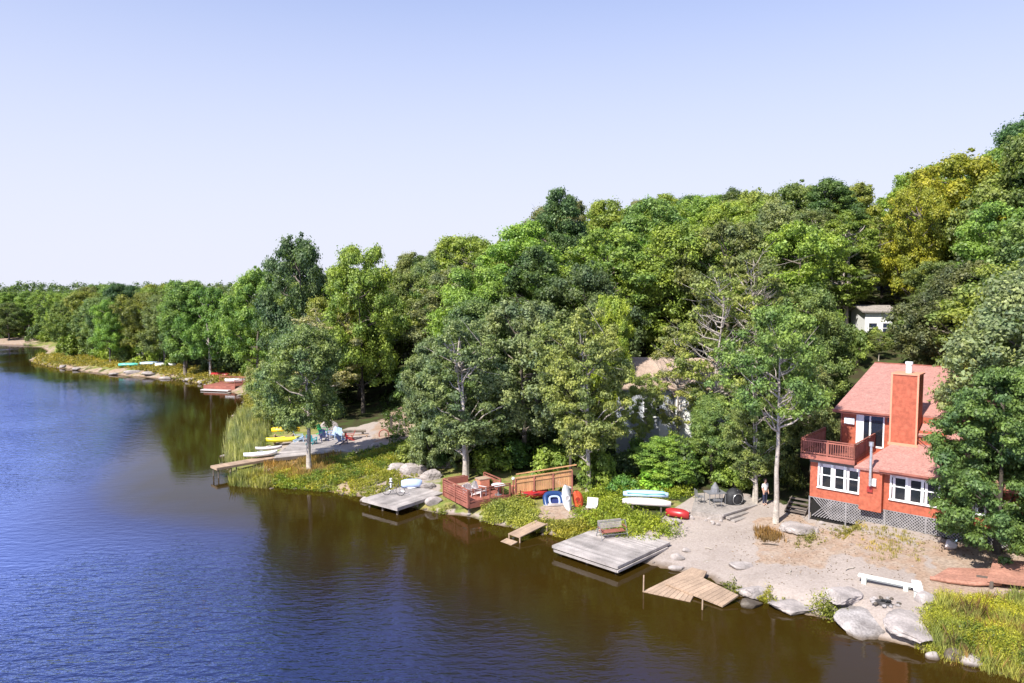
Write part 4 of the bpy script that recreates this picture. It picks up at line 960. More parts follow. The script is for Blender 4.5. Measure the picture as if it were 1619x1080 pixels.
q = gpt(913, 801); t = kayak('kayak', (q.x, q.y, q.z + .55), 0, 1.2, .70, .25, 'orange_plastic', 'short orange red kayak stood up on its end beside the white kayak', seat='darkred_paint'); t.rotation_euler = (R(85), R(78), R(-5))
q = gpt(935, 808); t = thing('canvas_chair', 'low pale folding chair in the weeds right of the orange red kayak', 'chair', (q.x, q.y, q.z), -.3)
MB().box(-.35, .35, -.3, .3, .26, .3).build('seat', 'cream_paint', t); MB().beam((-0, .3, .3), (0, .5, .75), .7, .03, up=(0, 1, 0)).build('backrest', 'cream_paint', t)
for sx, sy in ((-.3, -.25), (.3, -.25), (-.3, .25), (.3, .25)): MB().tube([(sx, sy, 0), (sx, sy, .27)], .018, 5).build('leg', 'steel', t)
# stacked canoes
cA = gpt(1022, 806); rk = thing('canoe_rack', 'low wooden trestle under the two stacked canoes', 'rack', (cA.x, cA.y, cA.z), -.14)
for s in (-.9, .9):
    MB().box(s - .05, s + .05, -.5, .5, .22, .3).build('crossbeam', 'dock_dark', rk); MB().box(s - .05, s + .05, -.48, -.38, 0, .22).box(s - .05, s + .05, .38, .48, 0, .22).build('leg', 'dock_dark', rk)
kayak('rowing_boat', (cA.x, cA.y, cA.z + .3), -.22, 3.1, .9, .34, 'cream_paint', 'upturned pale pinkish canoe underneath the light blue one', 'canoe', flip=True)
kayak('canoe', (cA.x + .03, cA.y + .5, cA.z + .72), -.12, 2.9, .8, .30, 'lightblue_paint', 'upturned light blue canoe on top of the stack', 'canoe', flip=True, stripe='aqua_paint')
q = gpt(1071, 818); t = kayak('canoe', (q.x, q.y, q.z + .02), -.55, 1.5, .75, .42, 'red_plastic', 'short upturned red canoe at the right end of the stacked canoes', 'canoe', flip=True); 
# tilted little landing
a, an, w, dp = frame((822, 852), (865, 837), (808, 847), .25)
LD = thing('boat_landing', 'small tilted tan plank landing on stakes between red deck and large dock', 'dock', (a.x, a.y, 0), an)
m = MB(); boards(m, 0, w, 0, .95, .30, .35, .16, 'x'); pl_ = m.build('planking', 'tan_wood', LD); pl_.rotation_euler = (0, R(-6), 0)
m = MB(); boards(m, -.75, -.08, .1, 1.0, .04, .09, .16, 'x'); pl_ = m.build('lower_step', 'tan_wood', LD); pl_.rotation_euler = (0, R(-8), 0)
for x_, y_ in ((0, 0), (w, .02), (w, .9), (0, .9)): MB().tube([(x_, y_, -.8), (x_, y_, .32 + .3 * (x_ > 0))], .045, 7).build('stake', 'tan_wood', LD)
# sunken tan platform
def tilt_slab(name, pts, th, m_, parent, bw=.2, org=None):
    P_ = [Vector(p) for p in pts]; o = org
    mb = MB(); e = P_[3] - P_[0]; n = max(2, int(e.length / bw))
    for i in range(n):
        f0, f1 = i / n, (i + .93) / n
        q = [P_[0].lerp(P_[3], f0) - o, P_[1].lerp(P_[2], f0) - o, P_[1].lerp(P_[2], f1) - o, P_[0].lerp(P_[3], f1) - o]
        mb.add(q + [k - Vector((0, 0, th)) for k in q], [(0, 1, 2, 3), (7, 6, 5, 4), (0, 4, 5, 1), (1, 5, 6, 2), (2, 6, 7, 3), (3, 7, 4, 0)])
    return mb.build(name, m_, parent)
o = at(1100, 940, 0); SP_ = thing('sunken_platform', 'sagging tan plank platform sliding into the water below the beach', 'dock', o)
tilt_slab('left_panel', [at(1016, 935, .03), at(1094, 897, .32), at(1118, 903, .34), at(1092, 951, .04)], .10, 'tan_wood', SP_, .26, o)
tilt_slab('right_panel', [at(1052, 922, .24), at(1096, 906, .40), at(1168, 941, .36), at(1143, 958, .12)], .08, 'tan_wood', SP_, .26, o)
for p_, hh, lb in (((1017, 936), .85, 'thin tan stake in the water at the left tip of the sunken platform'), ((1110, 964), .5, 'short tan stake in the water before the sunken platform')):
    q = at(*p_, 0); t = thing('mooring_stake', lb, 'stake', (q.x, q.y, 0), .3); MB().tube([(0, 0, -1.2), (.02, 0, hh)], .035, 7).build('shaft', 'tan_wood', t)
# patio
pc = gpt(1150, 815); PA = thing('stone_patio', 'pale stone patio raised at the back of the beach', 'patio', (pc.x, pc.y, pc.z), .38)
pp = [gpt(1093, 815), gpt(1142, 823), gpt(1196, 799), gpt(1180, 783), gpt(1100, 780)]
zt = pc.z + .28; inv = PA.matrix_basis.inverted()
lp = [Matrix.Rotation(-.38, 3, 'Z') @ (Vector((q.x, q.y, 0)) - Vector((pc.x, pc.y, 0))) for q in pp]
MB().prism([(q.x, q.y) for q in lp], -.5, .28).build('paving', 'concrete', PA)
e0, e1 = lp[1], lp[2]; dv = (e1 - e0); L = dv.length; dv /= L; nv = Vector((dv.y, -dv.x, 0))
m = MB(); m.beam(e0 + nv * .02 + Vector((0, 0, .25)), e1 + nv * .02 + Vector((0, 0, .25)), .12, .12); m.build('edging_log', 'dock', PA)
for i in range(2):
    b0 = e0 + nv * (.3 + .35 * i) + dv * .15; b1 = b0 + dv * (1.9 - .3 * i); m = MB(); m.beam(b0 + Vector((0, 0, .12 - .12 * i)), b1 + Vector((0, 0, .12 - .12 * i)), .32, .12); m.build('step', 'concrete', PA)
q = gpt(1130, 797); q.z = zt; t = thing('patio_table', 'grey metal patio table with a folded cover on the stone patio', 'table', q, .2)
MB().box(-.62, .62, -.45, .45, .68, .72).build('table_top', 'grey_metal', t)
for sx, sy in ((-.55, -.38), (.55, -.38), (-.55, .38), (.55, .38)): MB().tube([(sx, sy, 0), (sx, sy, .68)], .025, 6).build('leg', 'grey_metal', t)
MB().tube([(0, 0, .7), (0, 0, 1.0), (0, 0, 1.35)], [.3, .26, .04], 10).build('folded_cover', 'grey_metal', t)
def metal_chair(p, rz, lb):
    t = thing('metal_chair', lb, 'chair', p, rz, 'metal chairs round the patio table'); m = MB()
    for i in range(6): m.box(-.24, .24, -.22 + i * .075, -.22 + i * .075 + .05, .42, .44)
    m.build('seat', 'grey_metal', t); m = MB()
    for i in range(5): m.tube([(-.2 + i * .1, .24, .44), (-.2 + i * .1, .3, .92)], .012, 5)
    m.tube([(-.24, .24, .44), (-.22, .3, .92), (.22, .3, .92), (.24, .24, .44)], .018, 6); m.build('backrest', 'grey_metal', t)
    for sx, sy in ((-.22, -.2), (.22, -.2), (-.22, .22), (.22, .22)): MB().tube([(sx, sy, 0), (sx, sy, .43)], .016, 5).build('leg', 'grey_metal', t)
metal_chair((q.x - 1.0, q.y - .1, zt), 1.7, 'grey metal chair left of the patio table'); metal_chair((q.x - .1, q.y - .95, zt), 3.1, 'grey metal chair in front of the patio table'); metal_chair((q.x + 1.05, q.y - .15, zt), -1.5, 'grey metal chair right of the patio table')
q = gpt(1160, 799); t = thing('covered_grill', 'bulky round grill under a black cover beside the patio table', 'grill', (q.x, q.y, q.z), .3)
m = MB(); rs2 = np.random.RandomState(4); nn = 20; rings = []
for i in range(7):
    f = i / 6; r_ = (.62, .66, .64, .60, .55, .42, .08)[i]
    for k in range(nn): A = 6.2832 * k / nn; r2_ = r_ * (1 + .07 * math.sin(5 * A + i) + rs2.normal() * .015); rings.append((r2_ * math.cos(A), r2_ * math.sin(A) * .8, 1.18 * f ** .8))
m.add(rings, [(i * nn + k, i * nn + (k + 1) % nn, (i + 1) * nn + (k + 1) % nn, (i + 1) * nn + k) for i in range(6) for k in range(nn)]); m.build('cover', 'black', t, smooth=True)
MB().torus((-.05, -.53, .55), .36, .012, 'y', 20, 5).build('hoop', 'steel', t)

# ---------------------------------------------------------------- rocks
def rock(name, label, p, sx, sy, sz, rz=0, seed=0, m_='rock', group=None, n=3, rough=.22, tilt=(0, 0), slabby=0.0, sink=.25):
    import bmesh
    q = np.random.RandomState(seed); bm = bmesh.new(); bmesh.ops.create_icosphere(bm, subdivisions=n, radius=1)
    pl_ = [(Vector(q.normal(size=3)).normalized(), q.uniform(.55, .95)) for _ in range(11)]
    wv = [(q.normal(size=3) * 2.4, q.uniform(0, 6.28)) for _ in range(5)]
    for v in bm.verts:
        c_ = v.co.copy()
        for nn_, dd in pl_:
            k = c_.dot(nn_)
            if k > dd: c_ -= nn_ * (k - dd) * .92
        c_ *= 1 + rough * .22 * sum(math.sin(np.dot(k_, v.co) + ph) for k_, ph in wv) / 2 + (rough * .09 * sum(math.sin(np.dot(k_ * 3.3, v.co) + ph * 2) + .5 * math.sin(np.dot(k_ * 7.1, v.co) + ph) for k_, ph in wv) if n > 3 else 0)
        if slabby: c_.z = max(min(c_.z, 1 - slabby), -1)
        v.co = Vector((c_.x * sx, c_.y * sy, c_.z * sz))
    me = bpy.data.meshes.new(name); bm.to_mesh(me); bm.free(); me.materials.append(M[m_])
    o = bpy.data.objects.new(name, me); COL.objects.link(o); o.location = (p[0], p[1], p[2] + sz * (.5 - sink)); o.rotation_euler = (R(tilt[0]), R(tilt[1]), rz)
    return tag(o, label, 'rock', group)
def rock_px(px, py, wpx, dm, hm, label, z=None, **k):
    p = gpt(px, py); s = p.y / FPX; return rock('boulder', label, p, wpx * s / 2, dm / 2, hm, **k)
rock_px(1366, 985, 100, 3.4, .34, 'largest grey boulder slab sloping into the water left of the fire ring', rz=-.85, seed=3, n=4, tilt=(8, 12), slabby=.35)
rock_px(1335, 945, 56, 2.0, .30, 'grey boulder edge with a dark cleft above the largest slab', rz=-.9, seed=8, n=4, slabby=.3, m_='rock_pale')
rock_px(1438, 992, 76, 2.8, .28, 'pale boulder slab right of the largest grey slab', rz=-.7, seed=5, n=4, m_='rock_pale', slabby=.3, tilt=(5, 8))
rock_px(1462, 950, 40, .9, .35, 'light block of stone with a dark gap beside the fire ring', rz=.5, seed=6, m_='rock_pale')
rock_px(1537, 1046, 50, .9, .22, 'flat pinkish rock lying in the water before the yellow weeds', seed=7, m_='rock_pale', slabby=.2)
rock_px(1512, 1040, 40, .7, .3, 'dark wet boulder under the yellow weeds', seed=9, m_='rock_dark')
rock_px(1475, 1040, 24, .5, .2, 'small flat stone between the weeds and the water left of the pink rock', seed=10, m_='rock_pale')
rock_px(1250, 962, 96, 1.8, .28, 'long pale boulder along the waterline right of the sunken platform', rz=-.25, seed=11, n=4, m_='rock_pale', slabby=.25, tilt=(0, 6))
rock_px(1192, 940, 60, 1.3, .38, 'rounded pale boulder touching the right end of the sunken platform', seed=12, n=4, m_='rock_pale')
rock_px(1188, 958, 44, .7, .3, 'wet brown boulder at the waterline below the rounded pale one', seed=13, m_='rock_dark')
rock_px(1172, 897, 48, .9, .22, 'flat pale stone slab behind the weeds of the sunken platform', rz=.1, seed=14, m_='rock_pale', slabby=.35)
rock_px(1071, 884, 24, .6, .28, 'white block of stone between the large dock and the sunken platform', seed=15, m_='rock_pale')
rock_px(1084, 872, 15, .4, .16, 'small white stone on the beach right of the large dock', seed=16, m_='rock_pale')
rock_px(1070, 900, 30, .5, .16, 'low pale stones at the corner of the beach and the water', seed=17, m_='rock_pale')
rock_px(1262, 838, 58, 1.9, .42, 'wide flat topped boulder at the foot of the pole trunked birch', rz=-.5, seed=21, n=4, m_='rock_pale', slabby=.5)
rock_px(1062, 828, 32, .8, .3, 'pale boulder at the edge of the weeds near the red canoe', seed=22, m_='rock_pale')
rock_px(685, 795, 30, .9, .35, 'pale boulder wedged under the right corner of the bicycle dock', seed=23, m_='rock_pale')
rock_px(578, 792, 20, .6, .25, 'pale boulder under the left corner of the bicycle dock', seed=24, m_='rock_pale')
rock_px(520, 678, 34, 1.4, .7, 'white boulder behind the sun deck chairs', seed=25, m_='rock_pale')
rock_px(592, 706, 14, .6, .3, 'small pale boulder at the right end of the sun deck', seed=26, m_='rock_pale')
rock_px(1300, 828, 0 + 14, .4, .14, 'small pale stone in front of the lattice skirt', seed=27, m_='rock_pale')
rock_px(975, 768, 42, 1.0, .6, 'grey boulder behind the pale double trunk', seed=28)
rock_px(880, 799, 44, .5, .14, 'low flat stone under the blue raft', seed=29, m_='rock_pale', slabby=.3)
for i, (px, py, wp, hm, lb) in enumerate([(655, 748, 46, .7, 'pale ledge of rock behind the bicycle dock'), (680, 757, 40, .6, 'pale boulder between the bicycle dock and the red deck'), (630, 742, 40, .4, 'low rock shelf above the weeds behind the bicycle'), (705, 738, 30, .7, 'bluish grey boulder behind the left corner of the red deck'), (672, 771, 34, .35, 'low pale boulder touching the back right of the bicycle dock')]):
    rock_px(px, py, wp, 1.2, hm, lb, seed=40 + i, m_='rock' if i == 3 else 'rock_pale', n=4)
# patio edge stones
for i in range(11):
    q = gpt(1090 + i * 5 + random.uniform(-3, 3), 812 + i * 1.4 + random.uniform(-4, 7)); s = random.uniform(.14, .3)
    rock('edging_stone', 'round pale stone edging the front left of the stone patio', q, s, s * .8, s * .8, random.uniform(0, 3), 60 + i, 'rock_pale', 'stones edging the patio', 2)
# small stones along the waterline
rq = random.Random(12); seg = [(a_, b_) for a_, b_ in zip(SW[:-1], SW[1:]) if 18 < a_[1] < 110]
k = 0
for (x0, y0, _a), (x1, y1, _b) in seg:
    L = math.hypot(x1 - x0, y1 - y0); nrm = Vector((-(y1 - y0), x1 - x0, 0)) / max(L, .01)
    for j in range(int(L * .75)):
        if k >= 150: break
        t_ = rq.random(); off = rq.uniform(-.45, .5); x_, y_ = x0 + (x1 - x0) * t_ + nrm.x * off, y0 + (y1 - y0) * t_ + nrm.y * off
        s = rq.uniform(.08, .24) * (1 + (y_ > 60) * .4)
        rock('shore_stone', 'small pale stone lying along the waterline', (x_, y_, max(gz(x_, y_), -.05)), s, s * rq.uniform(.6, 1), s * .6, rq.uniform(0, 3), 100 + k, rq.choice(['rock', 'rock_pale', 'rock_pale']), 'stones along the waterline', 2); k += 1
for i in range(60):     # pebbles and cobbles scattered over the beach
    px, py = rq.choice([(rq.uniform(1180, 1460), rq.uniform(835, 935)), (rq.uniform(1060, 1340), rq.uniform(830, 950))])
    if not inpoly(BEACH, np.array([px]), np.array([py]))[0]: continue
    q = gpt(px, py); s = rq.uniform(.03, .09)
    rock('beach_stone', 'little stone scattered on the bare beach', q, s, s * .8, s * .6, rq.uniform(0, 3), 300 + i, 'rock_pale', 'stones scattered on the beach', 1)
# fire ring
fc = gpt(1400, 953); FR = thing('fire_ring', 'blackened ring of stones between the white bench and the boulders', 'fire pit', fc, 0)
MB().prism([(.42 * math.cos(k * .52), .36 * math.sin(k * .52)) for k in range(12)], -.05, .03).build('ashes', 'ash', FR)
for i in range(12):
    A = i * .5236 + random.uniform(-.15, .15); o = rock('stone', '', (0, 0, 0), .13, .1, .09, A, 500 + i, random.choice(['rock', 'rock_pale', 'rock_dark']), None, 2)
    for kx in ('label', 'category'): del o[kx]
    o.parent = FR; o.location = (.55 * math.cos(A), .46 * math.sin(A), .04)
for i in range(4): A = i * .9; MB().tube([(.3 * math.cos(A), .25 * math.sin(A), .02), (-.2 * math.cos(A + .3), -.2 * math.sin(A), .14)], .035, 6).build('burnt_log', 'black', FR)
# white benches
q0 = gpt(1362, 921); q1 = gpt(1440, 934); an = math.atan2(q1.y - q0.y, q1.x - q0.x); L = (q1 - q0).length
WB = thing('plank_bench', 'long white plank bench behind the fire ring', 'bench', q0, an)
bevel(MB().box(-.15, L + .1, -.16, .16, .32, .40).build('seat', 'mint_paint', WB), .015); MB().box(0, L, -.03, .03, .2, .32).build('stretcher', 'mint_paint', WB)
for x_ in (.12, L - .2): MB().box(x_ - .1, x_ + .1, -.13, .13, -.1, .32).build('leg', 'mint_paint', WB)
q0 = gpt(1452, 947); WB2 = thing('plank_bench', 'short white plank bench end on beside the right end of the long one', 'bench', q0, 1.15)
bevel(MB().box(0, 1.25, -.2, .2, .33, .40).build('seat', 'white', WB2), .015)
for x_ in (.15, 1.1): MB().box(x_ - .07, x_ + .07, -.17, .17, -.1, .33).build('leg', 'mint_paint', WB2)
# red platform at the far right
o = gpt(1560, 925); PR = thing('red_platform', 'low rust red wooden platform at the right edge with a dark gap below', 'platform', o)
def gp(px, py, dz): return gpt(px, py) + Vector((0, 0, dz))
tilt_slab('left_ramp', [gp(1474, 914, .05), gp(1580, 930, .22), gp(1570, 905, .2), gp(1500, 899, .06)], .12, 'rust_boards', PR, .3, o)
tilt_slab('right_panel', [gp(1560, 930, .42), gp(1640, 940, .42), gp(1650, 905, .5), gp(1570, 899, .5)], .12, 'rust_boards', PR, .3, o)
MB().tube([gp(1470, 917, .10) - o, gp(1500, 923, .12) - o, gp(1540, 928, .14) - o, gp(1582, 929, .2) - o], .10, 8).build('edge_roll', 'rust_boards', PR)
c0 = gp(1563, 932, 0) - o; c1 = gp(1640, 944, 0) - o
for f in (.1, .9): p = c0.lerp(c1, f); MB().box(p.x - .06, p.x + .06, p.y + .1, p.y + .22, -.3, .34).build('leg', 'dock_dark', PR)
MB().beam(c0 + Vector((0, .9, .12)), c1 + Vector((0, .9, .12)), .1, .4).build('back_board', 'dock_dark', PR)
q = gpt(1503, 868); t = thing('garden_sack', 'bluish white sack slumped under the low maple at the house corner', 'sack', q, .4)
o = rock('bag', '', (0, 0, 0), .42, .3, .3, 0, 77, 'cream_paint', None, 3)
for kx in ('label', 'category'): del o[kx]
o.parent = t; o.location = (0, 0, .2); MB().tube([(.3, 0, .3), (.45, 0, .42)], [.06, .03], 8).build('tie', 'lightblue_paint', t)

# ---------------------------------------------------------------- sun deck on the grassy point
SDp = [(436, 729), (534, 718), (640, 702), (632, 686), (560, 683), (470, 696), (425, 712)]
c0 = at(520, 708, .95); SD = thing('sun_deck', 'long weathered plank deck with coloured chairs on the grassy point', 'deck', (c0.x, c0.y, 0), .40)
rot = Matrix.Rotation(-.40, 3, 'Z')
def sdl(px, py, z=.95): p = at(px, py, z); v = rot @ (Vector((p.x, p.y, 0)) - Vector((c0.x, c0.y, 0))); return v
A_, B_, C_, D_ = sdl(432, 724), sdl(600, 708), sdl(640, 686), sdl(470, 692)
m = MB(); n = 26
for i in range(n):
    f0, f1 = i / n, (i + .93) / n; q = [A_.lerp(D_, f0), B_.lerp(C_, f0), B_.lerp(C_, f1), A_.lerp(D_, f1)]; m.prism([(p.x, p.y) for p in q], .90, .95)
m.build('planking', 'dock', SD)
m = MB(); m.beam(A_ + Vector((0, 0, .78)), B_ + Vector((0, 0, .78)), .06, .26); m.beam(A_ + Vector((0, 0, .78)), D_ + Vector((0, 0, .78)), .06, .26)
for f in np.linspace(0, 1, 7): p = A_.lerp(B_, f); m.box(p.x - .07, p.x + .07, p.y + .05, p.y + .2, -.4, .64)
m.build('underframe', 'dock_dark', SD)
a = at(343, 740, .85); b = at(440, 722, .9); an = math.atan2(b.y - a.y, b.x - a.x); L = (b - a).length
WK = thing('walkway_dock', 'narrow plank walkway running from the sun deck out over the water', 'dock', (a.x, a.y, 0), an)
m = MB(); boards(m, 0, L, 0, 1.15, .80, .85, .15, 'y'); m.build('planking', 'tan_wood', WK)
m = MB(); m.box(-.03, L, -.04, -.002, .66, .84); m.box(-.04, -.002, 0, 1.15, .66, .84); m.build('fascia', 'tan_wood', WK)
for x_ in (.15, 1.6):
    for y_ in (.1, 1.05): MB().tube([(x_, y_, -1.3), (x_, y_, .79)], .05, 7).build('post', 'dock_dark', WK)
def deckp(px, py): p = at(px, py, .95); return Vector((p.x, p.y, .95))
def gl(px, py, dz=0): return gpt(px, py, dz)
kayak('kayak', gl(447, 704, .30), .25, 2.9, .85, .36, 'lemon_plastic', 'lemon yellow kayak, the lower of the two beside the sun deck', seat='yellow_plastic')
kayak('kayak', gl(452, 697, .85), .12, 2.6, .85, .40, 'yellow_plastic', 'golden yellow kayak stacked on top of the lemon one', flip=True)
rk = gl(448, 702); t = thing('kayak_stand', 'low wooden stand holding the golden yellow kayak', 'rack', rk, .15)
for s in (-.8, .8): MB().box(s - .05, s + .05, -.1, .6, 0, .85).build('upright', 'tan_wood', t)
MB().box(-.9, .9, .5, .58, .55, .65).build('crossbeam', 'tan_wood', t)
kayak('kayak', at(412, 722, .90) + Vector((0, 0, .03)), .45, 2.7, .95, .30, 'white_plastic', 'white kayak lying on the walkway beside the sun deck', cockpits=1, seat='grey_metal')
kayak('kayak', at(425, 713, .90) + Vector((0, 0, .08)), .35, 2.2, .7, .25, 'cream_paint', 'cream kayak half hidden behind the white one on the walkway', cockpits=1, seat='grey_metal')
for i, (px, py, rz, m_, lb) in enumerate([(493, 702, 2.9, 'teal_plastic', 'teal slatted chair right of the maple trunk on the sun deck'), (512, 697, .6, 'navy_plastic', 'navy blue chair in the middle of the sun deck'), (510, 687, 1.2, 'green_plastic', 'green chair furthest back on the sun deck'),
   (524, 692, -.8, 'skyblue_plastic', 'pale blue chair behind the navy one'), (541, 702, 2.4, 'blue_plastic', 'dark blue chair left of the red one on the sun deck'), (553, 697, -1.4, 'red_plastic', 'red chair at the right of the sun deck group'), (473, 698, 2.0, 'lightblue_paint', 'light blue chair left of the maple trunk'), (535, 694, .2, 'lightblue_paint', 'light blue chair behind the dark blue one')]):
    adirondack(deckp(px, py), rz, m_, lb, 'coloured chairs on the sun deck', 1.05)
q = deckp(560, 690); t = thing('log_bench', 'long rough log bench at the back of the sun deck', 'bench', q, .12); MB().tube([(-1.1, 0, .5), (1.1, 0, .5)], .13, 9).build('seat', 'bark', t)
for s in (-.8, .8): MB().tube([(s, 0, 0), (s, 0, .45)], .1, 8).build('leg', 'bark_dark', t)
q = deckp(568, 694); t = thing('low_bench', 'low tan plank bench in front of the log bench', 'bench', q, .05); MB().box(-.9, .9, -.15, .15, .36, .41).build('seat', 'tan_wood', t)
for s in (-.7, .7): MB().box(s - .05, s + .05, -.13, .13, 0, .36).build('leg', 'tan_wood', t)
q = deckp(607, 695); t = thing('wooden_hoop', 'upright wooden hoop at the right end of the sun deck', 'planter', (q.x, q.y, .95), .1); MB().torus((0, 0, .48), .44, .06, 'y', 22, 7).build('ring', 'redwood', t); MB().box(-.3, .3, -.12, .12, 0, .08).build('foot', 'redwood', t)
q = gpt(619, 684); t = thing('timber_post', 'dark timber post beside the path behind the wooden hoop', 'post', q, 0); MB().box(-.1, .1, -.1, .1, -.1, 1.5).build('shaft', 'bark_dark', t); MB().box(-.13, .13, -.13, .13, 1.5, 1.56).build('cap', 'bark_dark', t)
q = gpt(636, 690); t = thing('rope_ladder_fence', 'leaning tan pole trellis beside the dark timber post', 'trellis', q, .2)
for s in (-.5, .5): MB().tube([(s, 0, -.1), (s * .3, .3, 1.5)], .04, 6).build('pole', 'bark', t)
for h_ in (.3, .7, 1.1): MB().tube([(-.5 + .13 * h_, .2 * h_, h_), (.5 - .13 * h_, .2 * h_, h_)], .03, 6).build('rung', 'bark', t)

# ---------------------------------------------------------------- the other buildings
def simple_house(name, label, P_, rz, w, d_, hw, hr, wallm, roofm, wins=(), chimney=None, base=0.5, doors=()):
    t = thing(name, label, 'house', P_, rz); MB().box(0, w, 0, d_, -base, hw).build('wall', wallm, t)
    g_ = MB(); 
    for x_ in (0.002, w - .022): g_.add([(x_, 0, hw), (x_, d_, hw), (x_, d_ / 2, hw + hr), (x_ + .02, 0, hw), (x_ + .02, d_, hw), (x_ + .02, d_ / 2, hw + hr)], [(0, 1, 2), (3, 5, 4)])
    g_.build('gable', wallm, t)
    r_ = MB(); e = .4; dz = hr * e / (d_ / 2)
    slab(r_, [(-e, -e, hw - dz + .05), (w + e, -e, hw - dz + .05), (w + e, d_ / 2, hw + hr + .05), (-e, d_ / 2, hw + hr + .05)]); slab(r_, [(-e, d_ + e, hw - dz + .05), (w + e, d_ + e, hw - dz + .05), (w + e, d_ / 2 + .004, hw + hr + .05), (-e, d_ / 2 + .004, hw + hr + .05)])
    ro = r_.build('roof', roofm, t)
    if chimney: MB().box(chimney - .35, chimney + .35, d_ * .3, d_ * .3 + .7, hw, hw + hr + .9).build('chimney', 'rock_pale', ro)
    for (x0, x1, z0, z1, n_) in wins: window(x0, x1, z0, z1, 0, n_, t)
    for (x0, x1) in doors: d1 = MB().box(x0, x1, -.05, -.003, 0, 2.05).build('door', 'white', t); MB().box(x1 - .12, x1 - .08, -.1, -.05, .95, 1.1).build('handle', 'steel', d1)
    return t
hz = gz(13, 60)
GH = simple_house('grey_lake_house', 'grey sided house with a tan roof half hidden by trees left of the beach', (8.4, 58, hz + .1), -.12, 8.6, 8.2, 4.3, 1.9, 'greyhouse', 'tanroof', [(2.2, 3.4, 1.9, 3.1, 2), (6.6, 7.6, 1.9, 3.0, 1)], None, 3, [(3.4, 4.3)])
MB().box(4.6, 5.9, -.9, -.002, -2, 3.7).build('porch_bay', 'white', GH); MB().box(4.4, 6.1, -1.1, -.001, 3.7, 3.85).build('bay_roof', 'tanroof', GH)
hz = gz(atY(1388, 76), 76); print('CABIN ground', hz, gz(atY(1388, 70), 70), gz(atY(1388, 65), 65))
WC = simple_house('white_cabin', 'small white cabin high on the slope behind the red house', (atY(1368, 76), 76, 9.3), -.1, 2.8, 4, 3.3, .5, 'white', 'concrete', [(.4, 1.2, 1.0, 2.0, 1), (1.8, 2.6, 1.0, 2.0, 1)], None, 4)
BH = simple_house('red_brown_house', 'dark red brown house with a tan roof on the far left shore', (atY(336, 126), 128, gz(atY(345, 128), 128)), -.1, 6, 6, 2.7, 1.4, 'brownhouse', 'tanroof', [(1, 2.4, .9, 2, 2)], None, 1, [(3.4, 4.3)])
simple_house('beige_shed', 'beige shed glimpsed between trees on the far left shore', (atY(212, 142), 142, gz(atY(215, 142), 142)), .1, 4.4, 4, 2.4, 1.2, 'cream_paint', 'tanroof', [(1, 2, .8, 1.8, 1)], None, 1)
simple_house('small_far_house', 'little reddish house on the shore at the far left edge', (atY(-6, 202), 205, 1.0), 0, 5, 5, 2.0, 1.2, 'orange_trim', 'tanroof', [(1, 2, .8, 1.6, 1)], None, 1)
# far red jetty
a = at(333, 607, .7); FJ = thing('red_jetty', 'red wooden jetty with railings in the far cove', 'dock', (a.x, a.y, 0), -.25)
m = MB(); boards(m, 0, 5.2, -1.5, 2.2, .64, .70, .2, 'x'); m.build('planking', 'redwood', FJ)
m = MB(); rail(m, (0, 2.2), (5.2, 2.2), .7, .95, sp=.3); rail(m, (5.2, 2.2), (5.2, -1.5), .7, .95, sp=.3); m.build('railing', 'redwood', FJ)
m = MB(); m.box(-.05, 5.25, -1.58, -1.51, .05, .68); m.build('skirt', 'redwood', FJ)
m = MB(); m.box(0.2, 4.8, -2.6, -1.7, .1, .22); m.build('float', 'cream_paint', FJ)
for i, (px, py, lb, m_, L, cat) in enumerate([(204, 580, 'teal rowing boat drawn up on the far shore', 'aqua_paint', 3.6, 'boat'), (240, 578, 'pale blue white rowing boat on the far shore', 'lightblue_paint', 4.0, 'boat'), (262, 580, 'white rowing boat right of the pale blue one on the far shore', 'white_plastic', 3.6, 'boat'), (372, 606, 'white boat moored at the right of the red jetty', 'white_plastic', 3.0, 'boat'), (348, 596, 'red boat lying above the red jetty', 'red_plastic', 3.6, 'boat')]):
    kayak('rowing_boat', gpt(px, py, .15), random.uniform(-.3, .3), L, 1.1, .45, m_, lb, cat, flip=(i != 3))
for i, (px, py, wp) in enumerate([(210, 592, 30), (235, 594, 26), (262, 596, 24), (180, 590, 20), (300, 601, 16), (320, 605, 16), (120, 584, 16), (100, 580, 12)]):
    rock_px(px, py, wp, 1.4, .35, 'pale waterline ledge of the far shore, ' + ['widest, below the teal boat', 'below the pale blue boat', 'below the white boat', 'left of the teal boat', 'two left of the red jetty', 'just left of the red jetty', 'near the point, right one', 'near the point, left one'][i], seed=700 + i, m_='rock_pale', slabby=.3)

# ---------------------------------------------------------------- person in the shade
def skin_mesh(name, V, E, rad, m_, parent, sub=2):
    me = bpy.data.meshes.new(name); me.from_pydata(V, E, []); me.update(); o = bpy.data.objects.new(name, me); COL.objects.link(o); o.parent = parent
    me.materials.append(M[m_]); md = o.modifiers.new('skin', 'SKIN')
    for i, r_ in enumerate(rad): me.skin_vertices[0].data[i].radius = (r_, r_) if not hasattr(r_, '__len__') else r_
    for i in range(len(V)): me.skin_vertices[0].data[i].use_root = (i == 0)
    s_ = o.modifiers.new('sub', 'SUBSURF'); s_.levels = sub; s_.render_levels = sub
    return o
q = gpt(1209, 799); PE = thing('person', 'person in a white shirt and dark trousers standing in shade by a tree trunk', 'person', q, .5)
V = [(0, 0, .95), (0, 0, 1.15), (0, .01, 1.38), (0, 0, 1.48), (0, -.01, 1.56), (0, -.02, 1.66), (0, -.01, 1.73)]; rd = [(.15, .11), (.14, .10), (.16, .10), .055, .07, .09, .07]; E = [(0, 1), (1, 2), (2, 3), (3, 4), (4, 5), (5, 6)]
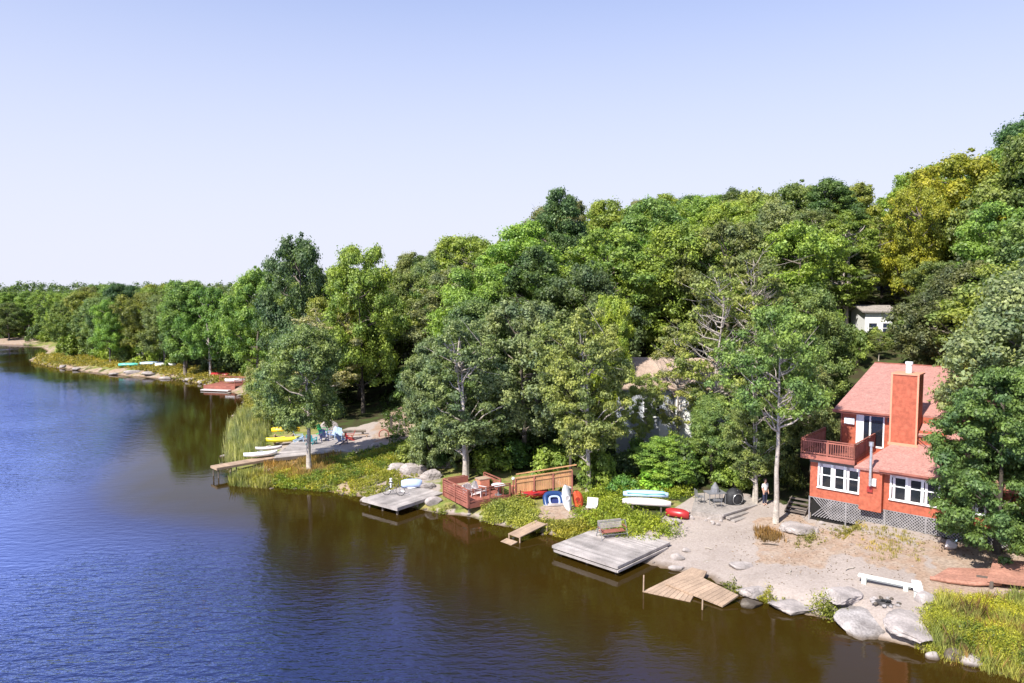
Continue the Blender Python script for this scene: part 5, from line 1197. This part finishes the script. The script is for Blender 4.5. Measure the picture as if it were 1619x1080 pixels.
for s in (-1, 1):
    k = len(V); V += [(s * .18, 0, 1.40), (s * .23, .02, 1.12), (s * .22, -.08, .88), (s * .22, -.10, .82)]; rd += [.055, .042, .032, (.035, .02)]; E += [(2, k), (k, k + 1), (k + 1, k + 2), (k + 2, k + 3)]
    for f in range(4): j = len(V); V += [(s * .22 + (f - 1.5) * .018, -.11, .77), (s * .22 + (f - 1.5) * .018, -.10, .735 + abs(f - 1.3) * .006)]; rd += [.009, .008]; E += [(k + 3, j), (j, j + 1)]
    j = len(V); V += [(s * .19, -.13, .81), (s * .185, -.145, .78)]; rd += [.010, .009]; E += [(k + 3, j), (j, j + 1)]
    k = len(V); V += [(s * .09, 0, .86), (s * .10, -.01, .50), (s * .10, .03, .10), (s * .10, -.10, .04)]; rd += [.085, .06, .042, .035]; E += [(0, k), (k, k + 1), (k + 1, k + 2), (k + 2, k + 3)]
k = len(V); V += [(0, -.105, 1.65)]; rd += [.014]; E += [(5, k)]
skin_mesh('body', V, E, rd, 'skin', PE)
V2 = [(0, 0, .92), (0, 0, 1.15), (0, .01, 1.38), (0, 0, 1.44)]; r2_ = [(.17, .13), (.16, .12), (.18, .12), .07]; E2 = [(0, 1), (1, 2), (2, 3)]
for s in (-1, 1): k = len(V2); V2 += [(s * .19, 0, 1.40), (s * .235, .02, 1.16)]; r2_ += [.07, .06]; E2 += [(2, k), (k, k + 1)]
skin_mesh('shirt', V2, E2, r2_, 'white_plastic', PE)
V3 = [(0, 0, .97), (0, 0, .90)]; r3_ = [(.165, .125), (.17, .13)]; E3 = [(0, 1)]
for s in (-1, 1): k = len(V3); V3 += [(s * .09, 0, .84), (s * .10, -.01, .50), (s * .10, .03, .12)]; r3_ += [.105, .078, .06]; E3 += [(1, k), (k, k + 1), (k + 1, k + 2)]
skin_mesh('trousers', V3, E3, r3_, 'denim', PE)
skin_mesh('hair', [(0, .01, 1.70), (0, .015, 1.76), (0, .05, 1.66)], [(0, 1), (0, 2)], [(.088, .095), .06, .06], 'hair', PE)

# ---------------------------------------------------------------- weeds, reeds and ground cover
def scatter_stuff(name, label, cat, regions, n, hrange, wid, m_='weed', z=.8, seed=1, col=(.2, .22, .05), blade=False, lean=.35, clump=0.5, per=7):
    """clumps of leaves / blades rooted on the ground inside world regions"""
    q = np.random.RandomState(seed); pts = []
    for reg in regions:
        P_ = np.array(wpoly(reg, z)); x0, y0 = P_.min(0); x1, y1 = P_.max(0)
        k = int(n / len(regions) * 3); xs = q.uniform(x0, x1, k * 3); ys = q.uniform(y0, y1, k * 3); m = inpoly(P_, xs, ys); pts.append(np.stack([xs[m], ys[m]], 1)[:k])
    P_ = np.concatenate(pts); q.shuffle(P_); P_ = P_[:n]; P_ = P_ + q.normal(size=P_.shape) * .28; gzv = ground(P_[:, 0], P_[:, 1]); ok = gzv > (-.35 if blade else -.05); P_ = P_[ok]; gzv = gzv[ok]
    dens = np.sin(P_[:, 0] * 1.9 + seed) * np.sin(P_[:, 1] * 1.6 + seed * 2) + .6 * np.sin(P_[:, 0] * 4.1) * np.sin(P_[:, 1] * 3.7)
    keep = q.uniform(size=len(P_)) < .75 + dens * clump; P_ = P_[keep]; gzv = gzv[keep]; dens = dens[keep]
    hs = q.uniform(*hrange, len(P_)) * (1 + .45 * dens)
    base = np.repeat(np.stack([P_[:, 0], P_[:, 1], gzv], 1), per, 0); H_ = np.repeat(hs, per); N = len(base)
    A = q.uniform(0, 6.283, N)
    if blade:
        rr_ = q.uniform(0, wid * 6, N); root = base + np.stack([np.cos(A) * rr_, np.sin(A) * rr_, np.zeros(N)], 1); h_ = H_ * q.uniform(.6, 1.1, N)
        dr = np.stack([np.cos(A) * lean * h_ * q.uniform(.1, 1, N), np.sin(A) * lean * h_ * q.uniform(.1, 1, N), h_], 1)
        B_ = q.uniform(0, 6.283, N); sd_ = np.stack([np.cos(B_), np.sin(B_), np.zeros(N)], 1) * wid * .5
        V = np.stack([root - sd_, root + sd_, root + dr * .6 + sd_ * .9, root + dr * np.array([1.25, 1.25, 1])], 1).reshape(-1, 3)
    else:
        rr_ = q.uniform(0, .45, N) ** .8 * .8 * H_ + .02; zz_ = H_ * q.uniform(.1, 1, N) * (1 - rr_ / (H_ + .1) * .5)
        c_ = base + np.stack([np.cos(A) * rr_, np.sin(A) * rr_, zz_], 1); s_ = wid * q.uniform(.5, 1.3, (N, 1))
        nr = q.normal(size=(N, 3)) * .7 + np.array([0, 0, .8]); nr /= np.linalg.norm(nr, axis=1)[:, None]; t_ = np.cross(nr, q.normal(size=(N, 3))); t_ /= np.linalg.norm(t_, axis=1)[:, None] + 1e-9; b_ = np.cross(nr, t_)
        V = np.stack([c_ - t_ * s_, c_ - b_ * s_ * .4, c_ + t_ * s_ - nr * s_ * .3, c_ + b_ * s_ * .4], 1).reshape(-1, 3)
    o = bpy.data.objects.new(name, npmesh(name, V, np.arange(len(V)).reshape(-1, 4), m_)); COL.objects.link(o); o.color = (*col, 1)
    return tag(o, label, cat, kind='stuff')
BANK = [(372, 765), (450, 772), (520, 778), (580, 787), (600, 772), (650, 764), (655, 740), (640, 705), (560, 725), (500, 745), (440, 735), (370, 735)]
scatter_stuff('weeds', 'yellow green weeds covering the grassy point', 'weeds', [BANK], 5200, (.12, .36), .07, col=(.30, .32, .06), seed=1, per=16)
scatter_stuff('weeds', 'greener leafy weeds in the shade of the maple on the grassy point', 'weeds', [[(490, 745), (520, 726), (600, 712), (645, 705), (640, 730), (570, 748), (500, 765)], [(430, 770), (440, 745), (500, 750), (500, 776)]], 1800, (.15, .42), .08, col=(.17, .25, .05), seed=2, per=16)
scatter_stuff('reeds', 'tall green reeds left of the yellow kayaks', 'reeds', [[(360, 722), (362, 672), (380, 652), (418, 660), (422, 690), (395, 722)]], 1900, (.8, 1.4), .04, col=(.30, .34, .18), blade=True, seed=3, clump=.2, lean=.15)
scatter_stuff('reeds', 'pale reeds at the water edge in front of the walkway', 'reeds', [[(362, 760), (362, 745), (415, 741), (425, 768), (400, 768)]], 900, (.5, .9), .045, col=(.32, .34, .14), blade=True, seed=4, clump=.3, lean=.25)
scatter_stuff('dry_grass', 'rusty dry grass around the pale maple trunk', 'grass', [[(410, 742), (420, 725), (530, 718), (520, 742), (450, 748)]], 1100, (.2, .45), .04, col=(.34, .25, .12), blade=True, seed=5, clump=.2)
scatter_stuff('weeds', 'tall light green weeds between the red deck and the kayaks', 'weeds', [[(745, 822), (760, 800), (790, 788), (838, 790), (850, 822), (800, 830)]], 1500, (.25, .65), .07, col=(.30, .35, .09), seed=6, per=18)
scatter_stuff('weeds', 'yellow green weeds on the bank beside the little landing', 'weeds', [[(835, 835), (840, 812), (900, 822), (945, 808), (960, 838), (890, 850)]], 1700, (.15, .42), .07, col=(.31, .31, .06), seed=7, per=16)
scatter_stuff('weeds', 'bright green undergrowth around the stacked canoes', 'weeds', [[(905, 815), (925, 785), (985, 775), (1000, 812), (1055, 820), (1065, 840), (1000, 845), (950, 835)], [(930, 790), (980, 765), (1090, 768), (1090, 788), (1060, 790)]], 2300, (.25, .75), .08, col=(.25, .33, .05), seed=8, per=18)
scatter_stuff('weeds', 'clump of weeds under the corner of the red deck', 'weeds', [[(672, 812), (680, 795), (702, 792), (710, 812)]], 350, (.25, .55), .08, col=(.24, .28, .05), seed=9, per=18)
scatter_stuff('weeds', 'weedy tufts on the sunken platform', 'weeds', [[(1097, 920), (1105, 903), (1160, 905), (1166, 932), (1130, 925)]], 380, (.2, .55), .07, col=(.20, .22, .05), seed=10, per=16)
scatter_stuff('weeds', 'yellow meadow weeds filling the lower right corner bank', 'weeds', [[(1470, 985), (1482, 955), (1560, 955), (1720, 955), (1740, 1085), (1619, 1070), (1540, 1050), (1480, 1030)]], 17000, (.10, .36), .038, col=(.35, .39, .06), seed=11, per=18)
scatter_stuff('grass', 'fine tall grass mixed into the lower right corner bank', 'grass', [[(1470, 1000), (1482, 955), (1720, 955), (1740, 1085), (1619, 1070), (1540, 1050), (1480, 1030)]], 3500, (.2, .55), .012, col=(.38, .41, .13), blade=True, seed=12, clump=.4)
scatter_stuff('weeds', 'bushy weeds at the waterline left of the largest grey slab', 'weeds', [[(1283, 985), (1290, 950), (1310, 940), (1332, 970), (1330, 992)]], 420, (.3, .8), .07, col=(.20, .24, .05), seed=13, per=18)
scatter_stuff('weeds', 'small weeds in the clefts of the boulder slabs', 'weeds', [[(1385, 1015), (1392, 1000), (1404, 1003), (1400, 1020)], [(1425, 1015), (1435, 1000), (1460, 1010), (1455, 1030)], [(1198, 935), (1205, 920), (1225, 925), (1222, 940)]], 420, (.15, .4), .06, col=(.30, .31, .05), seed=14, per=16)
scatter_stuff('dry_grass', 'sparse dry tufts in front of the lattice skirt', 'grass', [[(1290, 815), (1330, 815), (1460, 860), (1460, 900), (1400, 895), (1330, 850)]], 420, (.06, .2), .025, col=(.36, .33, .12), blade=True, seed=15, clump=.5, per=10)
scatter_stuff('dry_grass', 'brown dead tuft left of the pole trunk', 'grass', [[(1205, 848), (1206, 835), (1228, 836), (1229, 850)]], 160, (.15, .4), .04, col=(.26, .17, .08), blade=True, seed=16, clump=.1, per=9)
scatter_stuff('weeds', 'low weeds around the flat topped boulder', 'weeds', [[(1262, 858), (1290, 838), (1300, 845), (1275, 862)], [(1328, 848), (1350, 844), (1352, 852), (1330, 856)]], 200, (.08, .28), .05, col=(.24, .24, .06), seed=17, per=14)
scatter_stuff('weeds', 'yellowish ground plants along the far left shore', 'weeds', [[(48, 572), (150, 578), (260, 590), (335, 603), (385, 600), (380, 590), (280, 580), (160, 566), (60, 560)]], 5200, (.2, .6), .16, col=(.30, .27, .07), seed=18, per=9)
scatter_stuff('weeds', 'bushy yellow weeds around the bend of the far cove', 'weeds', [[(380, 640), (388, 615), (440, 625), (450, 680), (400, 680)]], 2400, (.3, .9), .11, col=(.24, .25, .06), seed=19, per=14)
scatter_stuff('undergrowth', 'dark leafy undergrowth on the floor of the wood', 'undergrowth', [[(620, 720), (900, 745), (1250, 770), (1280, 700), (900, 650), (600, 640)]], 9000, (.2, .6), .13, col=(.06, .11, .03), seed=20, per=12)

# far woods beyond the last cove, too many and too distant to tell apart
q = np.random.RandomState(44); C_ = []; R_ = []
for _ in range(420):
    y = q.uniform(236, 420); x = q.uniform(-.95, -.30) * y; zg = gz(x, y); hgt = q.uniform(11, 15.5)
    for k in range(5): C_.append(np.array([x + q.normal() * 1.6, y + q.normal() * 1.6, zg + hgt * q.uniform(.35, 1.0) - 1])); R_.append(q.uniform(1.3, 2.4))
V, F_ = leaves(q, C_, R_, np.full(len(C_), 55), .42, .8)
o = bpy.data.objects.new('distant_woods', npmesh('distant_woods', V, F_, 'leaf')); COL.objects.link(o); o.color = (.05, .08, .032, 1); tag(o, 'band of distant woods beyond the far cove on the horizon', 'woods', kind='stuff')

# ---------------------------------------------------------------- driftwood and leaf litter on the beach
for i, (px, py, L, rz, lb) in enumerate([(1218, 862, .9, -.3, 'short dark stick lying on the beach below the pole trunk'), (1345, 900, .7, .4, 'pale bleached stick on the beach above the white bench'), (1250, 905, .6, 1.2, 'small bleached stick in the middle of the bare beach'), (1285, 815, 1.2, 1.0, 'dark plank leaning on the ground at the house corner'), (1120, 868, .5, -.8, 'twig near the sunken platform on the upper beach')]):
    q = gpt(px, py); t = thing('driftwood', lb, 'stick', (q.x, q.y, q.z + .03), rz); MB().tube([(-L / 2, 0, 0), (-L / 6, .04, .02), (L / 5, -.02, .03), (L / 2, .03, .01)], [.022, .035, .03, .012], 6).build('stem', 'bark_dark' if i in (0, 3) else 'bark_pale', t); MB().tube([(L / 6, -.01, .02), (L / 3, .12, .06)], [.015, .006], 5).build('twig', 'bark_dark' if i in (0, 3) else 'bark_pale', t)
scatter_stuff('leaf_litter', 'scattered brown leaf litter on the bare beach', 'leaves', [[(1100, 850), (1240, 815), (1300, 830), (1470, 880), (1470, 940), (1350, 930), (1230, 930), (1180, 890)]], 420, (.01, .03), .035, col=(.16, .11, .06), seed=31, per=5)
scatter_stuff('leaf_litter', 'brown leaf litter under the low maple and along the lattice skirt', 'leaves', [[(1200, 800), (1290, 815), (1470, 850), (1650, 890), (1640, 915), (1470, 885), (1300, 835)]], 500, (.01, .04), .04, col=(.13, .09, .05), seed=32, per=6)

scatter_stuff('dead_stalks', 'thin brown dead stalks standing in the lower right corner bank', 'grass', [[(1470, 1010), (1482, 958), (1720, 955), (1740, 1085), (1619, 1070), (1540, 1050), (1490, 1034)]], 500, (.3, .8), .014, col=(.22, .15, .07), blade=True, seed=33, per=5, lean=.5)
scatter_stuff('weeds', 'darker broad leaved weeds mixed into the lower right corner bank', 'weeds', [[(1490, 1030), (1500, 1000), (1600, 1000), (1720, 1010), (1740, 1085), (1619, 1070), (1540, 1050)]], 900, (.2, .5), .07, col=(.14, .20, .04), seed=34, per=14, clump=.9)
# gutters, flashing and curtains of the red house
MB().box(UL - .4, UC0 - .02, VU - .60, VU - .505, zr0 - .12, zr0 - .03).build('gutter', 'redwood', H)
MB().box(bu1 - .14, UR + .32, -.70, -.605, Z1 - .16, Z1 - .07).build('gutter', 'redwood', H)
MB().box(UL + .02, UL + .1, VU - .09, VU - .004, Z1 + .2, zr0 - .26).build('downspout', 'redwood', H)
MB().box(UL - .36, UR, 12.86, 13.02, 9.50, 9.56).build('ridge_cap', 'redwood', H)
for o_ in [c for c in H.children if c.name.startswith('window')][:3]:
    g_ = [k for k in o_.children if k.name.startswith('pane')][0]; xs = [v.co.x for v in g_.data.vertices]; zs = [v.co.z for v in g_.data.vertices]; x0, x1, z0, z1 = min(xs), max(xs), min(zs), max(zs)
    q_ = MB()
    for f in (.02, .36, .72): q_.box(x0 + (x1 - x0) * f, x0 + (x1 - x0) * (f + .06), -.024, -.019, z0, z1)
    q_.box(x0, x1, -.024, -.019, z1 - .22, z1 - .02); q_.build('curtain', 'cream_paint', o_)
